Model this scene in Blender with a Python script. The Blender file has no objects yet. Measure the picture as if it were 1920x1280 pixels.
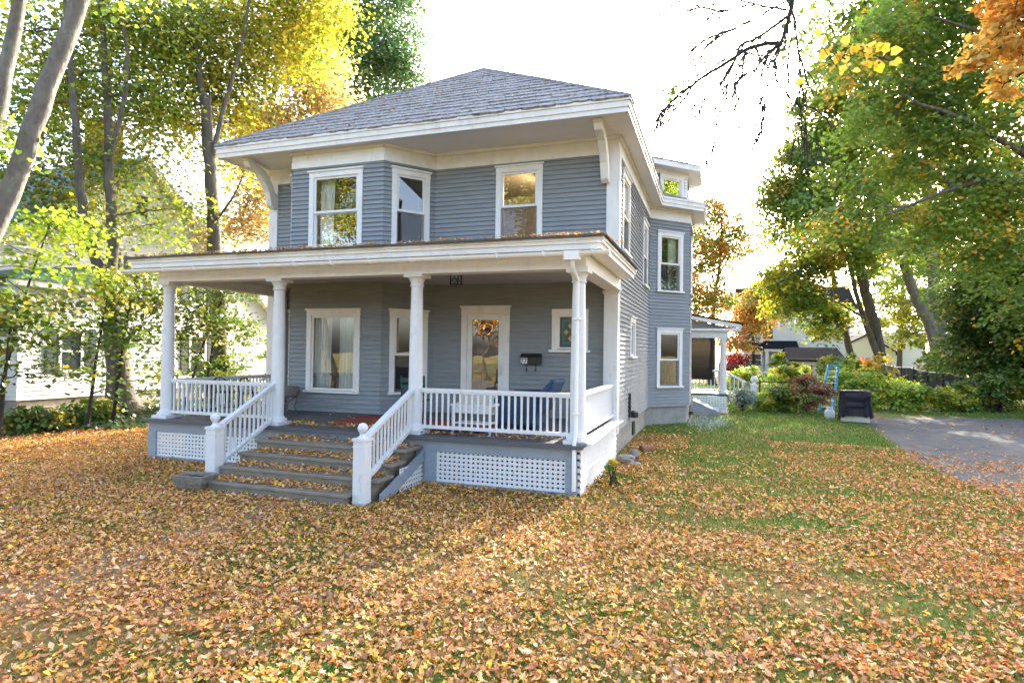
import bpy, math, random
import numpy as np
from mathutils import Vector, Matrix

# ---------------------------------------------------------------- camera, sky, sun, exposure
SC = bpy.context.scene
COL = SC.collection
cam_d = bpy.data.cameras.new('camera'); cam = bpy.data.objects.new('camera', cam_d); COL.objects.link(cam)
cam_d.sensor_width = 36.0; cam_d.lens = 36.0*1129.774/1920; cam_d.clip_start = .05; cam_d.clip_end = 2000
CAM_R = (0.94709277, 0.32067563, 0.0135064); CAM_U = (-0.00722145, -0.02078033, 0.99975799); CAM_F = (-0.32087869, 0.9469611, 0.01736515)
cam.matrix_world = Matrix(((CAM_R[0], CAM_U[0], -CAM_F[0], 0), (CAM_R[1], CAM_U[1], -CAM_F[1], 0), (CAM_R[2], CAM_U[2], -CAM_F[2], 2.112), (0, 0, 0, 1)))
SC.camera = cam
SUN_EL, SUN_AZ = math.radians(25.2), math.radians(10.3)      # azimuth from +Y towards +X
world = bpy.data.worlds.new('World'); SC.world = world; world.use_nodes = True
wn = world.node_tree; bg = wn.nodes['Background']
sky = wn.nodes.new('ShaderNodeTexSky'); sky.sky_type = 'NISHITA'; sky.sun_disc = False
sky.sun_elevation = SUN_EL; sky.sun_rotation = SUN_AZ; sky.dust_density = 5; sky.air_density = .8; sky.ozone_density = .4
wn.links.new(sky.outputs[0], bg.inputs[0]); bg.inputs[1].default_value = .15
sd = bpy.data.lights.new('sun', 'SUN'); sd.energy = 2.3; sd.angle = math.radians(.5); sd.color = (1, .93, .82)
sun = bpy.data.objects.new('sun', sd); COL.objects.link(sun)
sdir = Vector((math.sin(SUN_AZ)*math.cos(SUN_EL), math.cos(SUN_AZ)*math.cos(SUN_EL), math.sin(SUN_EL)))
sun.rotation_euler = sdir.to_track_quat('Z', 'Y').to_euler(); sun.location = sdir*60
SC.view_settings.view_transform = 'Standard'; SC.view_settings.look = 'None'; SC.view_settings.gamma = 1
SC.view_settings.exposure = 3.05
SC.render.engine = 'CYCLES'
SC.cycles.max_bounces = 7; SC.cycles.diffuse_bounces = 4; SC.cycles.glossy_bounces = 3; SC.cycles.transmission_bounces = 5; SC.cycles.transparent_max_bounces = 12
SC.cycles.caustics_reflective = False; SC.cycles.caustics_refractive = False

# ---------------------------------------------------------------- helpers
RNG = np.random.default_rng(7); random.seed(7)
def tag(o, label=None, cat=None, group=None, kind=None):
    if label: o['label'] = label
    if cat: o['category'] = cat
    if group: o['group'] = group
    if kind: o['kind'] = kind
    return o
def empty(name, loc=(0, 0, 0), rz=0, **k):
    o = bpy.data.objects.new(name, None); COL.objects.link(o); o.location = loc; o.rotation_euler = (0, 0, rz); o.empty_display_size = .1
    return tag(o, **k)
def copy_tree(o, parent=None):
    c = o.copy(); COL.objects.link(c); c.parent = parent
    for ch in list(o.children): copy_tree(ch, c)
    return c

class MB:
    def __init__(s): s.v = []; s.f = []; s.m = []
    def add(s, vs, fs, m=0):
        b = len(s.v); s.v.extend([tuple(p) for p in vs]); s.f.extend([tuple(i+b for i in f) for f in fs]); s.m.extend([m]*len(fs))
    def box(s, x0, x1, y0, y1, z0, z1, m=0):
        s.add([(x0,y0,z0),(x1,y0,z0),(x1,y1,z0),(x0,y1,z0),(x0,y0,z1),(x1,y0,z1),(x1,y1,z1),(x0,y1,z1)],
              [(0,3,2,1),(4,5,6,7),(0,1,5,4),(1,2,6,5),(2,3,7,6),(3,0,4,7)], m)
    def lbox(s, fr, s0, s1, z0, z1, n0, n1, m=0):
        P = [fr(a, z, n) for z in (z0, z1) for (a, n) in ((s0,n1),(s1,n1),(s1,n0),(s0,n0))]
        s.add(P, [(0,3,2,1),(4,5,6,7),(0,1,5,4),(1,2,6,5),(2,3,7,6),(3,0,4,7)], m)
    def bar(s, p, q, w, h, up=(0,0,1), m=0):
        p = Vector(p); q = Vector(q); d = (q-p).normalized(); u = Vector(up); sd_ = d.cross(u)
        if sd_.length < 1e-4: sd_ = d.cross(Vector((1,0,0)))
        sd_.normalize(); u = sd_.cross(d).normalized(); a = sd_*w/2; b = u*h/2
        s.add([p-a-b,p+a-b,p+a+b,p-a+b,q-a-b,q+a-b,q+a+b,q-a+b], [(0,1,2,3),(7,6,5,4),(0,4,5,1),(1,5,6,2),(2,6,7,3),(3,7,4,0)], m)
    def tube(s, pts, rad, seg=8, m=0, cap=True, jit=0):
        pts = [Vector(p) for p in pts]; n = len(pts)
        rad = rad if hasattr(rad, '__len__') else [rad]*n
        b = len(s.v); side = None
        for i in range(n):
            d = (pts[min(i+1,n-1)]-pts[max(i-1,0)]).normalized()
            if side is None: side = d.cross(Vector((0,0,1)) if abs(d.z) < .9 else Vector((1,0,0))).normalized()
            else:
                side = side-d*side.dot(d); side.normalize()
            up = d.cross(side)
            for k in range(seg):
                a = 2*math.pi*k/seg; r = rad[i]*(1+(random.uniform(-jit,jit) if jit else 0))
                s.v.append(tuple(pts[i]+side*math.cos(a)*r+up*math.sin(a)*r))
        for i in range(n-1):
            for k in range(seg):
                k2 = (k+1) % seg
                s.f.append((b+i*seg+k, b+i*seg+k2, b+(i+1)*seg+k2, b+(i+1)*seg+k)); s.m.append(m)
        if cap:
            s.f.append(tuple(b+k for k in range(seg))[::-1]); s.m.append(m)
            s.f.append(tuple(b+(n-1)*seg+k for k in range(seg))); s.m.append(m)
    def lathe(s, prof, c=(0,0,0), seg=16, m=0):
        b = len(s.v)
        for r, z in prof:
            for k in range(seg):
                a = 2*math.pi*k/seg; s.v.append((c[0]+r*math.cos(a), c[1]+r*math.sin(a), c[2]+z))
        for i in range(len(prof)-1):
            for k in range(seg):
                k2 = (k+1) % seg
                s.f.append((b+i*seg+k, b+i*seg+k2, b+(i+1)*seg+k2, b+(i+1)*seg+k)); s.m.append(m)
        s.f.append(tuple(b+k for k in range(seg))[::-1]); s.m.append(m)
        s.f.append(tuple(b+(len(prof)-1)*seg+k for k in range(seg))); s.m.append(m)
    def prism(s, poly, off, m=0):
        n = len(poly); o = Vector(off); A = [Vector(p) for p in poly]
        s.add(A+[p+o for p in A], [tuple(range(n))[::-1], tuple(range(n,2*n))]+[(i,(i+1)%n,n+(i+1)%n,n+i) for i in range(n)], m)
    def build(s, name, mats, parent=None, smooth=False, bevel=0):
        me = bpy.data.meshes.new(name); me.from_pydata(s.v, [], s.f)
        for q in (mats if isinstance(mats, (list, tuple)) else [mats]): me.materials.append(q)
        if max(s.m, default=0) > 0: me.polygons.foreach_set('material_index', s.m)
        if smooth: me.polygons.foreach_set('use_smooth', [True]*len(me.polygons))
        import bmesh
        bm = bmesh.new(); bm.from_mesh(me); bmesh.ops.recalc_face_normals(bm, faces=bm.faces); bm.to_mesh(me); bm.free()
        me.update()
        o = bpy.data.objects.new(name, me); COL.objects.link(o); o.parent = parent
        if smooth:
            try: me.set_sharp_from_angle(angle=math.radians(40))
            except Exception: pass
        if bevel:
            bv = o.modifiers.new('bevel', 'BEVEL'); bv.width = bevel; bv.segments = 2; bv.limit_method = 'ANGLE'
        return o

def np_mesh(name, V, tris, mat, tint=None, parent=None):
    """triangle mesh from arrays; tint = one leaf colour per vertex"""
    me = bpy.data.meshes.new(name); V = np.ascontiguousarray(V, dtype=np.float32); tris = np.ascontiguousarray(tris, dtype=np.int32)
    n, t = len(V), len(tris)
    me.vertices.add(n); me.vertices.foreach_set('co', V.ravel())
    me.loops.add(t*3); me.loops.foreach_set('vertex_index', tris.ravel())
    me.polygons.add(t); me.polygons.foreach_set('loop_start', np.arange(0, t*3, 3, dtype=np.int32))
    me.update(calc_edges=True)
    if tint is not None:
        at = me.attributes.new('tint', 'FLOAT_COLOR', 'POINT')
        at.data.foreach_set('color', np.concatenate([tint, np.ones((n, 1))], 1).astype(np.float32).ravel())
    me.materials.append(mat)
    o = bpy.data.objects.new(name, me); COL.objects.link(o); o.parent = parent
    return o

# ---------------------------------------------------------------- materials
def mat(name, col, rough=.6, var=.12, scale=6, bump=0, bscale=40, spec=.4, metal=0, dirt=None, dirt_amt=0, dirt_scale=3, stretch=(1,1,1), coat=0):
    m = bpy.data.materials.new(name); m.use_nodes = True; nt = m.node_tree; b = nt.nodes['Principled BSDF']; N = nt.nodes.new; L = nt.links.new
    b.inputs['Roughness'].default_value = rough; b.inputs['Metallic'].default_value = metal; b.inputs['Specular IOR Level'].default_value = spec
    if coat: b.inputs['Coat Weight'].default_value = coat
    tc = N('ShaderNodeTexCoord'); mp = N('ShaderNodeMapping'); mp.inputs['Scale'].default_value = stretch; L(tc.outputs['Object'], mp.inputs[0])
    nz = N('ShaderNodeTexNoise'); nz.inputs['Scale'].default_value = scale; nz.inputs['Detail'].default_value = 6; nz.inputs['Roughness'].default_value = .65; L(mp.outputs[0], nz.inputs['Vector'])
    mx = N('ShaderNodeMix'); mx.data_type = 'RGBA'
    mx.inputs['A'].default_value = tuple(c*(1-var) for c in col)+(1,); mx.inputs['B'].default_value = tuple(min(1, c*(1+var)) for c in col)+(1,)
    rp = N('ShaderNodeValToRGB'); rp.color_ramp.elements[0].position = .3; rp.color_ramp.elements[1].position = .7; L(nz.outputs[0], rp.inputs[0]); L(rp.outputs[0], mx.inputs['Factor'])
    out = mx.outputs['Result']
    if dirt:
        n2 = N('ShaderNodeTexNoise'); n2.inputs['Scale'].default_value = dirt_scale; n2.inputs['Detail'].default_value = 8; n2.inputs['Roughness'].default_value = .7; L(mp.outputs[0], n2.inputs['Vector'])
        r2 = N('ShaderNodeValToRGB'); r2.color_ramp.elements[0].position = .56; r2.color_ramp.elements[1].position = .72
        r2.color_ramp.elements[1].color = (dirt_amt,)*3+(1,); L(n2.outputs[0], r2.inputs[0])
        m2 = N('ShaderNodeMix'); m2.data_type = 'RGBA'; L(r2.outputs[0], m2.inputs['Factor']); L(out, m2.inputs['A']); m2.inputs['B'].default_value = tuple(dirt)+(1,); out = m2.outputs['Result']
    L(out, b.inputs['Base Color'])
    if bump:
        n3 = N('ShaderNodeTexNoise'); n3.inputs['Scale'].default_value = bscale; n3.inputs['Detail'].default_value = 5; L(mp.outputs[0], n3.inputs['Vector'])
        bp = N('ShaderNodeBump'); bp.inputs['Strength'].default_value = bump; bp.inputs['Distance'].default_value = .02; L(n3.outputs[0], bp.inputs['Height']); L(bp.outputs[0], b.inputs['Normal'])
    return m
def leaf_mat(name, trans=.45, gain=1.06, gloss=.06):
    m = bpy.data.materials.new(name); m.use_nodes = True; nt = m.node_tree; N = nt.nodes.new; L = nt.links.new
    nt.nodes.remove(nt.nodes['Principled BSDF']); out = nt.nodes['Material Output']
    at = N('ShaderNodeAttribute'); at.attribute_name = 'tint'
    df = N('ShaderNodeBsdfDiffuse'); tr = N('ShaderNodeBsdfTranslucent'); gl = N('ShaderNodeBsdfGlossy'); gl.inputs['Roughness'].default_value = .45
    g = N('ShaderNodeMix'); g.data_type = 'RGBA'; g.blend_type = 'MULTIPLY'; g.inputs['Factor'].default_value = 1; g.inputs['B'].default_value = (gain, gain*1.02, gain*.8, 1); L(at.outputs['Color'], g.inputs['A'])
    L(at.outputs['Color'], df.inputs[0]); L(g.outputs['Result'], tr.inputs[0])
    a = N('ShaderNodeMixShader'); a.inputs[0].default_value = trans; L(df.outputs[0], a.inputs[1]); L(tr.outputs[0], a.inputs[2])
    b = N('ShaderNodeMixShader'); b.inputs[0].default_value = gloss; L(a.outputs[0], b.inputs[1]); L(gl.outputs[0], b.inputs[2]); L(b.outputs[0], out.inputs[0])
    return m
def glass_mat(name, refl=.22, tintc=(.92,.96,.95), ripple=.12, rs=1.5):
    m = bpy.data.materials.new(name); m.use_nodes = True; nt = m.node_tree; N = nt.nodes.new; L = nt.links.new
    nt.nodes.remove(nt.nodes['Principled BSDF']); out = nt.nodes['Material Output']
    tp = N('ShaderNodeBsdfTransparent'); tp.inputs[0].default_value = tintc+(1,)
    gl = N('ShaderNodeBsdfGlossy'); gl.inputs['Roughness'].default_value = .0; gl.inputs[0].default_value = (1,1,1,1)
    fr = N('ShaderNodeFresnel'); fr.inputs[0].default_value = 1.5
    ma = N('ShaderNodeMath'); ma.operation = 'MULTIPLY_ADD'; ma.inputs[1].default_value = 1.2; ma.inputs[2].default_value = refl; ma.use_clamp = True; L(fr.outputs[0], ma.inputs[0])
    tc = N('ShaderNodeTexCoord'); nz = N('ShaderNodeTexNoise'); nz.inputs['Scale'].default_value = rs; nz.inputs['Detail'].default_value = 1; L(tc.outputs['Object'], nz.inputs['Vector'])
    bp = N('ShaderNodeBump'); bp.inputs['Strength'].default_value = ripple; bp.inputs['Distance'].default_value = .05; L(nz.outputs[0], bp.inputs['Height']); L(bp.outputs[0], gl.inputs['Normal'])
    mx = N('ShaderNodeMixShader'); L(ma.outputs[0], mx.inputs[0]); L(tp.outputs[0], mx.inputs[1]); L(gl.outputs[0], mx.inputs[2]); L(mx.outputs[0], out.inputs[0])
    return m
def emit_mat(name, col, s):
    m = bpy.data.materials.new(name); m.use_nodes = True; b = m.node_tree.nodes['Principled BSDF']
    b.inputs['Base Color'].default_value = col+(1,); b.inputs['Emission Color'].default_value = col+(1,); b.inputs['Emission Strength'].default_value = s
    return m

M = {}
M['siding'] = mat('blue_grey_paint', (.255,.27,.287), .55, .14, 5, .15, 60, .3, dirt=(.175,.16,.155), dirt_amt=.8, dirt_scale=2.6, stretch=(.35,.35,5))
M['trim'] = mat('white_trim_paint', (.78,.75,.72), .5, .07, 4, .08, 50, .4, dirt=(.5,.46,.42), dirt_amt=.6, dirt_scale=3.5, stretch=(1.2,1.2,.5))
M['white'] = mat('white_rail_paint', (.7,.7,.7), .5, .07, 5, .1, 45, .4, dirt=(.4,.37,.32), dirt_amt=.75, dirt_scale=5, stretch=(1.3,1.3,.6))
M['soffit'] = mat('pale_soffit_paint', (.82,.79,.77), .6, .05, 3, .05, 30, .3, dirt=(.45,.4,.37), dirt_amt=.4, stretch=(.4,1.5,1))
M['skirt'] = mat('slate_blue_paint', (.26,.3,.345), .5, .08, 4, .1, 40, .4, dirt=(.2,.2,.18), dirt_amt=.5)
M['deck'] = mat('grey_deck_paint', (.09,.092,.1), .5, .15, 8, .12, 40, .4, dirt=(.17,.16,.15), dirt_amt=.5, stretch=(6,.5,1))
M['tread'] = mat('mossy_grey_step_paint', (.225,.195,.155), .65, .2, 7, .3, 30, .3, dirt=(.1,.12,.06), dirt_amt=.8, dirt_scale=4, stretch=(.6,1,1))
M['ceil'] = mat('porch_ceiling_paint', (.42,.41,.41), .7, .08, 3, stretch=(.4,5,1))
M['found'] = mat('stained_concrete', (.32,.3,.27), .9, .2, 4, .5, 25, .2, dirt=(.12,.12,.08), dirt_amt=.85, dirt_scale=1.6)
M['shingle'] = mat('speckled_grey_shingle', (.25,.245,.245), .9, .7, 13, .8, 60, .2, dirt=(.62,.6,.6), dirt_amt=.9, dirt_scale=19)
M['shingle_dark'] = mat('dark_porch_shingle', (.1,.1,.105), .9, .3, 20, .5, 60, .2)
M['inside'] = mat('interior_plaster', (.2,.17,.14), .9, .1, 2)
M['curtain'] = mat('sheer_curtain', (.8,.8,.76), .9, .06, 12, stretch=(1,1,.2))
M['lace'] = mat('lace_curtain', (.14,.165,.19), .9, .35, 45)
M['glass'] = glass_mat('window_glass', .11, ripple=.03)
M['glass_door'] = glass_mat('storm_door_glass', .15, ripple=.05, rs=3)
M['glass_far'] = mat('distant_window_glass', (.04,.05,.06), .08, .3, 2, spec=.8)
M['black'] = mat('black_iron', (.015,.015,.017), .45, .2, 10, spec=.5)
M['gut'] = mat('white_gutter_metal', (.8,.78,.74), .35, .04, 3, spec=.5, dirt=(.55,.5,.42), dirt_amt=.4, dirt_scale=6)
M['rug'] = mat('faded_red_rug', (.32,.085,.06), .95, .25, 14, .3, 80, .1)
M['wicker'] = mat('weathered_grey_wicker', (.22,.19,.17), .85, .3, 40, .8, 90, .2)
M['bluew'] = mat('dark_blue_wicker', (.025,.06,.12), .6, .25, 40, .8, 90, .4)
M['greenp'] = mat('dark_green_paint', (.012,.06,.045), .5, .2, 10)
M['wood_dark'] = mat('dark_door_wood', (.12,.05,.025), .5, .3, 5, stretch=(6,6,.6))
M['stone'] = mat('mossy_cast_stone', (.21,.19,.16), .95, .3, 14, .9, 30, .15, dirt=(.09,.1,.05), dirt_amt=.8, dirt_scale=5)
M['soil'] = mat('dark_soil', (.05,.04,.03), 1, .4, 20, .8, 30, .1)
M['terra'] = mat('terracotta', (.26,.12,.07), .85, .2, 12, .3)
M['bark'] = mat('grey_brown_bark', (.115,.1,.085), .95, .4, 9, 1.0, 14, .15, dirt=(.2,.22,.15), dirt_amt=.7, dirt_scale=2.5, stretch=(1,1,.25))
M['bark_dark'] = mat('dark_bark', (.055,.046,.04), .95, .4, 9, 1.0, 14, .15, stretch=(1,1,.25))
M['bark_pale'] = mat('pale_lichen_bark', (.17,.155,.14), .9, .3, 7, .9, 16, .2, dirt=(.3,.33,.24), dirt_amt=.85, dirt_scale=2.2, stretch=(1,1,.6))
M['leaf'] = leaf_mat('tree_leaf')
M['litter'] = leaf_mat('fallen_leaf', .2, 1.1, .05)
M['blade'] = leaf_mat('grass_blade', .35, 1.2, .04)
M['asphalt'] = mat('worn_asphalt', (.105,.104,.103), .9, .3, 3.5, .8, 90, .2, dirt=(.19,.185,.18), dirt_amt=.75, dirt_scale=1.3)
def add_cracks(m, sc, col, wdt):
    nt = m.node_tree; N = nt.nodes.new; L = nt.links.new; b = nt.nodes['Principled BSDF']; src = b.inputs['Base Color'].links[0].from_socket
    tc = N('ShaderNodeTexCoord'); nz = N('ShaderNodeTexNoise'); nz.inputs['Scale'].default_value = 1.3; nz.inputs['Detail'].default_value = 6; L(tc.outputs['Object'], nz.inputs['Vector'])
    va = N('ShaderNodeVectorMath'); va.operation = 'ADD'; L(tc.outputs['Object'], va.inputs[0]); L(nz.outputs['Color'], va.inputs[1])
    v = N('ShaderNodeTexVoronoi'); v.feature = 'DISTANCE_TO_EDGE'; v.inputs['Scale'].default_value = sc; L(va.outputs[0], v.inputs['Vector'])
    r = N('ShaderNodeValToRGB'); r.color_ramp.elements[0].color = (1,1,1,1); r.color_ramp.elements[1].color = (0,0,0,1); r.color_ramp.elements[1].position = wdt; L(v.outputs['Distance'], r.inputs[0])
    mx = N('ShaderNodeMix'); mx.data_type = 'RGBA'; L(r.outputs[0], mx.inputs['Factor']); L(src, mx.inputs['A']); mx.inputs['B'].default_value = col+(1,); L(mx.outputs['Result'], b.inputs['Base Color'])
add_cracks(M['asphalt'], .45, (.035,.035,.035), .012)
M['gravel'] = mat('white_gravel', (.42,.41,.38), .95, .3, 25, 1.0, 30, .15)
M['nwhite'] = mat('white_clapboard_paint', (.66,.67,.68), .6, .05, 3, stretch=(.3,.3,3))
M['ngreen'] = mat('green_roof_metal', (.05,.13,.11), .6, .2, 4)
M['shutter'] = mat('dark_green_shutter', (.015,.035,.03), .6, .2, 8)
M['brick'] = mat('red_brick', (.26,.1,.06), .9, .3, 18, .4, 40, .2)
M['cover'] = mat('black_vinyl_cover', (.02,.017,.024), .5, .25, 5, .25, 14, .3)
M['cream'] = mat('cream_paint', (.6,.55,.44), .6, .06, 4)
M['tank'] = mat('white_tank_paint', (.7,.71,.72), .35, .05, 5, spec=.5)
M['ladder'] = mat('blue_fibreglass', (.02,.24,.42), .45, .1, 8, spec=.5)
M['alu'] = mat('bare_aluminium', (.62,.63,.65), .35, .08, 9, metal=.8)
M['mesh'] = mat('black_chain_link', (.02,.022,.022), .5, .2, 10)
M['fabric'] = mat('black_privacy_fabric', (.035,.035,.035), .85, .3, 6)
M['blind'] = mat('brown_bamboo_blind', (.028,.018,.013), .8, .35, 6, .4, 30, .2, stretch=(1,1,14))
M['roof_grey'] = mat('charcoal_roof', (.018,.02,.025), .95, .25, 10, spec=.02)
def screen_mat():
    m = bpy.data.materials.new('insect_screen'); m.use_nodes = True; nt = m.node_tree; N = nt.nodes.new; L = nt.links.new
    nt.nodes.remove(nt.nodes['Principled BSDF']); tp = N('ShaderNodeBsdfTransparent'); df = N('ShaderNodeBsdfDiffuse'); df.inputs[0].default_value = (.06,.062,.066,1)
    mx = N('ShaderNodeMixShader'); mx.inputs[0].default_value = .3; L(tp.outputs[0], mx.inputs[1]); L(df.outputs[0], mx.inputs[2]); L(mx.outputs[0], nt.nodes['Material Output'].inputs[0]); return m
M['screen'] = screen_mat()
M['farwhite'] = mat('pale_grey_siding', (.66,.68,.7), .7, .05, 3, stretch=(.3,.3,4))
# ---------------------------------------------------------------- ground
def ground_material():
    m = bpy.data.materials.new('lawn_and_soil'); m.use_nodes = True; nt = m.node_tree; N = nt.nodes.new; L = nt.links.new; b = nt.nodes['Principled BSDF']
    b.inputs['Roughness'].default_value = .95; b.inputs['Specular IOR Level'].default_value = .15
    tc = N('ShaderNodeTexCoord')
    def noise(sc, d=6):
        n = N('ShaderNodeTexNoise'); n.inputs['Scale'].default_value = sc; n.inputs['Detail'].default_value = d; n.inputs['Roughness'].default_value = .7; L(tc.outputs['Object'], n.inputs['Vector']); return n
    def ramp(src, stops):
        r = N('ShaderNodeValToRGB'); e = r.color_ramp.elements
        while len(e) < len(stops): e.new(.5)
        for q, (p, c) in zip(e, stops): q.position = p; q.color = c+(1,)
        L(src, r.inputs[0]); return r
    g = ramp(noise(9).outputs[0], [(.25, (.04,.08,.015)), (.5, (.07,.13,.02)), (.75, (.14,.17,.035))])
    d = ramp(noise(14, 8).outputs[0], [(.25, (.1,.055,.025)), (.5, (.24,.14,.06)), (.75, (.42,.26,.12))])
    k = ramp(noise(.45, 7).outputs[0], [(.41, (0,0,0)), (.57, (1,1,1))])
    # worn dirt walk leading to the steps
    sx = N('ShaderNodeSeparateXYZ'); L(tc.outputs['Object'], sx.inputs[0])
    a = N('ShaderNodeMath'); a.operation = 'ADD'; a.inputs[1].default_value = 5.55; L(sx.outputs[0], a.inputs[0])
    ab = N('ShaderNodeMath'); ab.operation = 'ABSOLUTE'; L(a.outputs[0], ab.inputs[0])
    nz = noise(1.6); ad = N('ShaderNodeMath'); ad.operation = 'MULTIPLY_ADD'; ad.inputs[1].default_value = 1.0; L(nz.outputs[0], ad.inputs[0]); L(ab.outputs[0], ad.inputs[2])
    pr = ramp(ad.outputs[0], [(.55, (.8,.8,.8)), (1.0, (0,0,0))])
    yr = N('ShaderNodeMath'); yr.operation = 'LESS_THAN'; yr.inputs[1].default_value = 7.3; L(sx.outputs[1], yr.inputs[0])
    pm = N('ShaderNodeMath'); pm.operation = 'MULTIPLY'; L(pr.outputs[0], pm.inputs[0]); L(yr.outputs[0], pm.inputs[1])
    m1 = N('ShaderNodeMix'); m1.data_type = 'RGBA'; L(k.outputs[0], m1.inputs['Factor']); L(g.outputs[0], m1.inputs['A']); L(d.outputs[0], m1.inputs['B'])
    dirt = ramp(noise(6, 8).outputs[0], [(.3, (.2,.14,.09)), (.7, (.38,.29,.2))])
    m2 = N('ShaderNodeMix'); m2.data_type = 'RGBA'; L(pm.outputs[0], m2.inputs['Factor']); L(m1.outputs['Result'], m2.inputs['A']); L(dirt.outputs[0], m2.inputs['B'])
    L(m2.outputs['Result'], b.inputs['Base Color'])
    bp = N('ShaderNodeBump'); bp.inputs['Strength'].default_value = .7; bp.inputs['Distance'].default_value = .04; L(noise(30).outputs[0], bp.inputs['Height']); L(bp.outputs[0], b.inputs['Normal'])
    return m
mb = MB()
mb.add([(-500,-300,0),(500,-300,0),(500,700,0),(-500,700,0)], [(0,1,2,3)])
lawn = mb.build('lawn', ground_material()); tag(lawn, 'leaf strewn lawn spreading around the grey house', 'lawn', kind='structure')
DR0 = [(4.3,22.9),(4.5,20.6),(4.2,17.2),(3.95,14.2),(4.0,12.4),(4.4,10.2),(4.9,7.5),(5.2,-4),(11.5,-4),(11.5,12),(12.5,25.6),(8.5,25.6),(6.5,24.6)]
DRIVE = []; rr = np.random.default_rng(17)
for (ax,ay),(bx,by) in zip(DR0, DR0[1:]+DR0[:1]):   # crumbled edge
    k = max(1,int(math.hypot(bx-ax,by-ay)/.22)); DRIVE += [(ax+(bx-ax)*i/k+rr.normal()*.05, ay+(by-ay)*i/k+rr.normal()*.05) for i in range(k)]
mb = MB(); mb.prism([(x,y,-.02) for x,y in DRIVE], (0,0,.024))
tag(mb.build('driveway', M['asphalt']), 'worn grey asphalt driveway strewn with red leaves', 'driveway', kind='structure')
gp = []; rr = np.random.default_rng(9)
for k in range(48):
    a = 2*math.pi*k/48; r = 1+.13*rr.normal()*.6+.1*math.sin(3*a); gp.append((max(-.79,-.28+.62*r*math.cos(a)), 20.2+1.9*r*math.sin(a)))
mb = MB(); mb.prism([(x,y,-.02) for x,y in gp], (0,0,.026))
rr = np.random.default_rng(3)
for _ in range(900):
    x = min(.5,-.28+rr.normal()*.36); x = max(-.78,x); y = 20.2+rr.normal()*1.05; r = rr.uniform(.012,.035); z = .006
    mb.add([(x-r,y-r*.7,z),(x+r,y-r,z),(x+r*.8,y+r,z),(x-r,y+r,z),(x,y,z+r*1.1)], [(0,1,4),(1,2,4),(2,3,4),(3,0,4)])
tag(mb.build('gravel', M['gravel']), 'patch of white gravel beside the side bay of the grey house', 'gravel', kind='structure')

mb = MB(); mb.box(-200,200,-15,-8,-.02,.006)
tag(mb.build('road', M['asphalt']), 'grey street passing behind the camera', 'road', kind='structure')
# ---------------------------------------------------------------- the grey house
house = empty('clapboard_house', (-6.2,12.1,0), label='two storey blue grey clapboard house with white trimmed hip roof and wide front porch', cat='house')
house_inv = Matrix.Translation((6.2,-12.1,0))
def part(mbq, name, mats, parent=house, **k):
    o = mbq.build(name, mats, parent, **k)
    w = Vector((0,0,0)); p = parent
    while p is not None: w += p.location; p = p.parent
    for v in o.data.vertices: v.co -= w
    # the mesh is kept in the parent's own space
    o.matrix_parent_inverse = Matrix.Identity(4); o.location = (0,0,0)
    return o
def frame(p, q):
    p = Vector((p[0],p[1],0)); q = Vector((q[0],q[1],0)); u = (q-p).normalized(); n = Vector((u.y,-u.x,0))
    f = lambda s, z, o=0: tuple(p+u*s+n*o+Vector((0,0,z))); f.len = (q-p).length; f.n = n; f.u = u
    return f
E_ = .097
def clap(mbq, fr, z0, z1, opens=(), e=E_, ext=0, s0=None, s1=None, th=.022):
    L0 = -ext if s0 is None else s0; L1 = fr.len+ext if s1 is None else s1
    n = max(1, round((z1-z0)/e)); e = (z1-z0)/n
    for i in range(n):
        za, zb = z0+i*e, z0+(i+1)*e; zm = (za+zb)/2
        iv = [(L0, L1)]
        for (a, b, oz0, oz1) in opens:
            if oz0 < zm < oz1:
                nv = []
                for (p, q) in iv:
                    if b <= p or a >= q: nv.append((p, q)); continue
                    if a > p: nv.append((p, a))
                    if b < q: nv.append((b, q))
                iv = nv
        jv = []
        for (p, q) in iv:
            while q-p > 3.2:
                c = p+random.uniform(1.4,3.0); jv.append((p, c-.0018)); p = c+.0018
            jv.append((p, q))
        for (p, q) in jv:
            w = th*random.uniform(.86,1.14)
            P = [fr(s, z, o) for s in (p, q) for (z, o) in ((za,w+.016),(zb+.012,.008),(zb+.012,-.03),(za+.045,-.03),(za+.045,.012),(za,w))]
            mbq.add(P, [(0,1,2,3,4,5),(11,10,9,8,7,6),(0,6,7,1),(1,7,8,2),(3,9,10,4),(4,10,11,5),(5,11,6,0)])
SBY = 18.2
SEG = {'fl': ((-10.41,12.14),(-9.78,12.14)), 'bl': ((-9.78,12.14),(-9.03,11.2)), 'bf': ((-9.03,11.2),(-6.72,11.2)), 'br': ((-6.72,11.2),(-5.97,12.14)),
       'fr': ((-5.97,12.14),(-1.91,12.14)), 'rs': ((-1.91,12.14),(-1.91,SBY)), 's1': ((-1.91,SBY),(-.8,SBY+1.11)), 's2': ((-.8,SBY+1.11),(-.8,SBY+2.7)),
       's3': ((-.8,SBY+2.7),(-1.91,SBY+3.81)), 'rb': ((-1.91,SBY+3.81),(-1.91,26.4)), 'bk': ((-1.91,26.4),(-10.41,26.4)), 'lf': ((-10.41,26.4),(-10.41,12.14))}
FR = {k: frame(*v) for k, v in SEG.items()}
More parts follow.
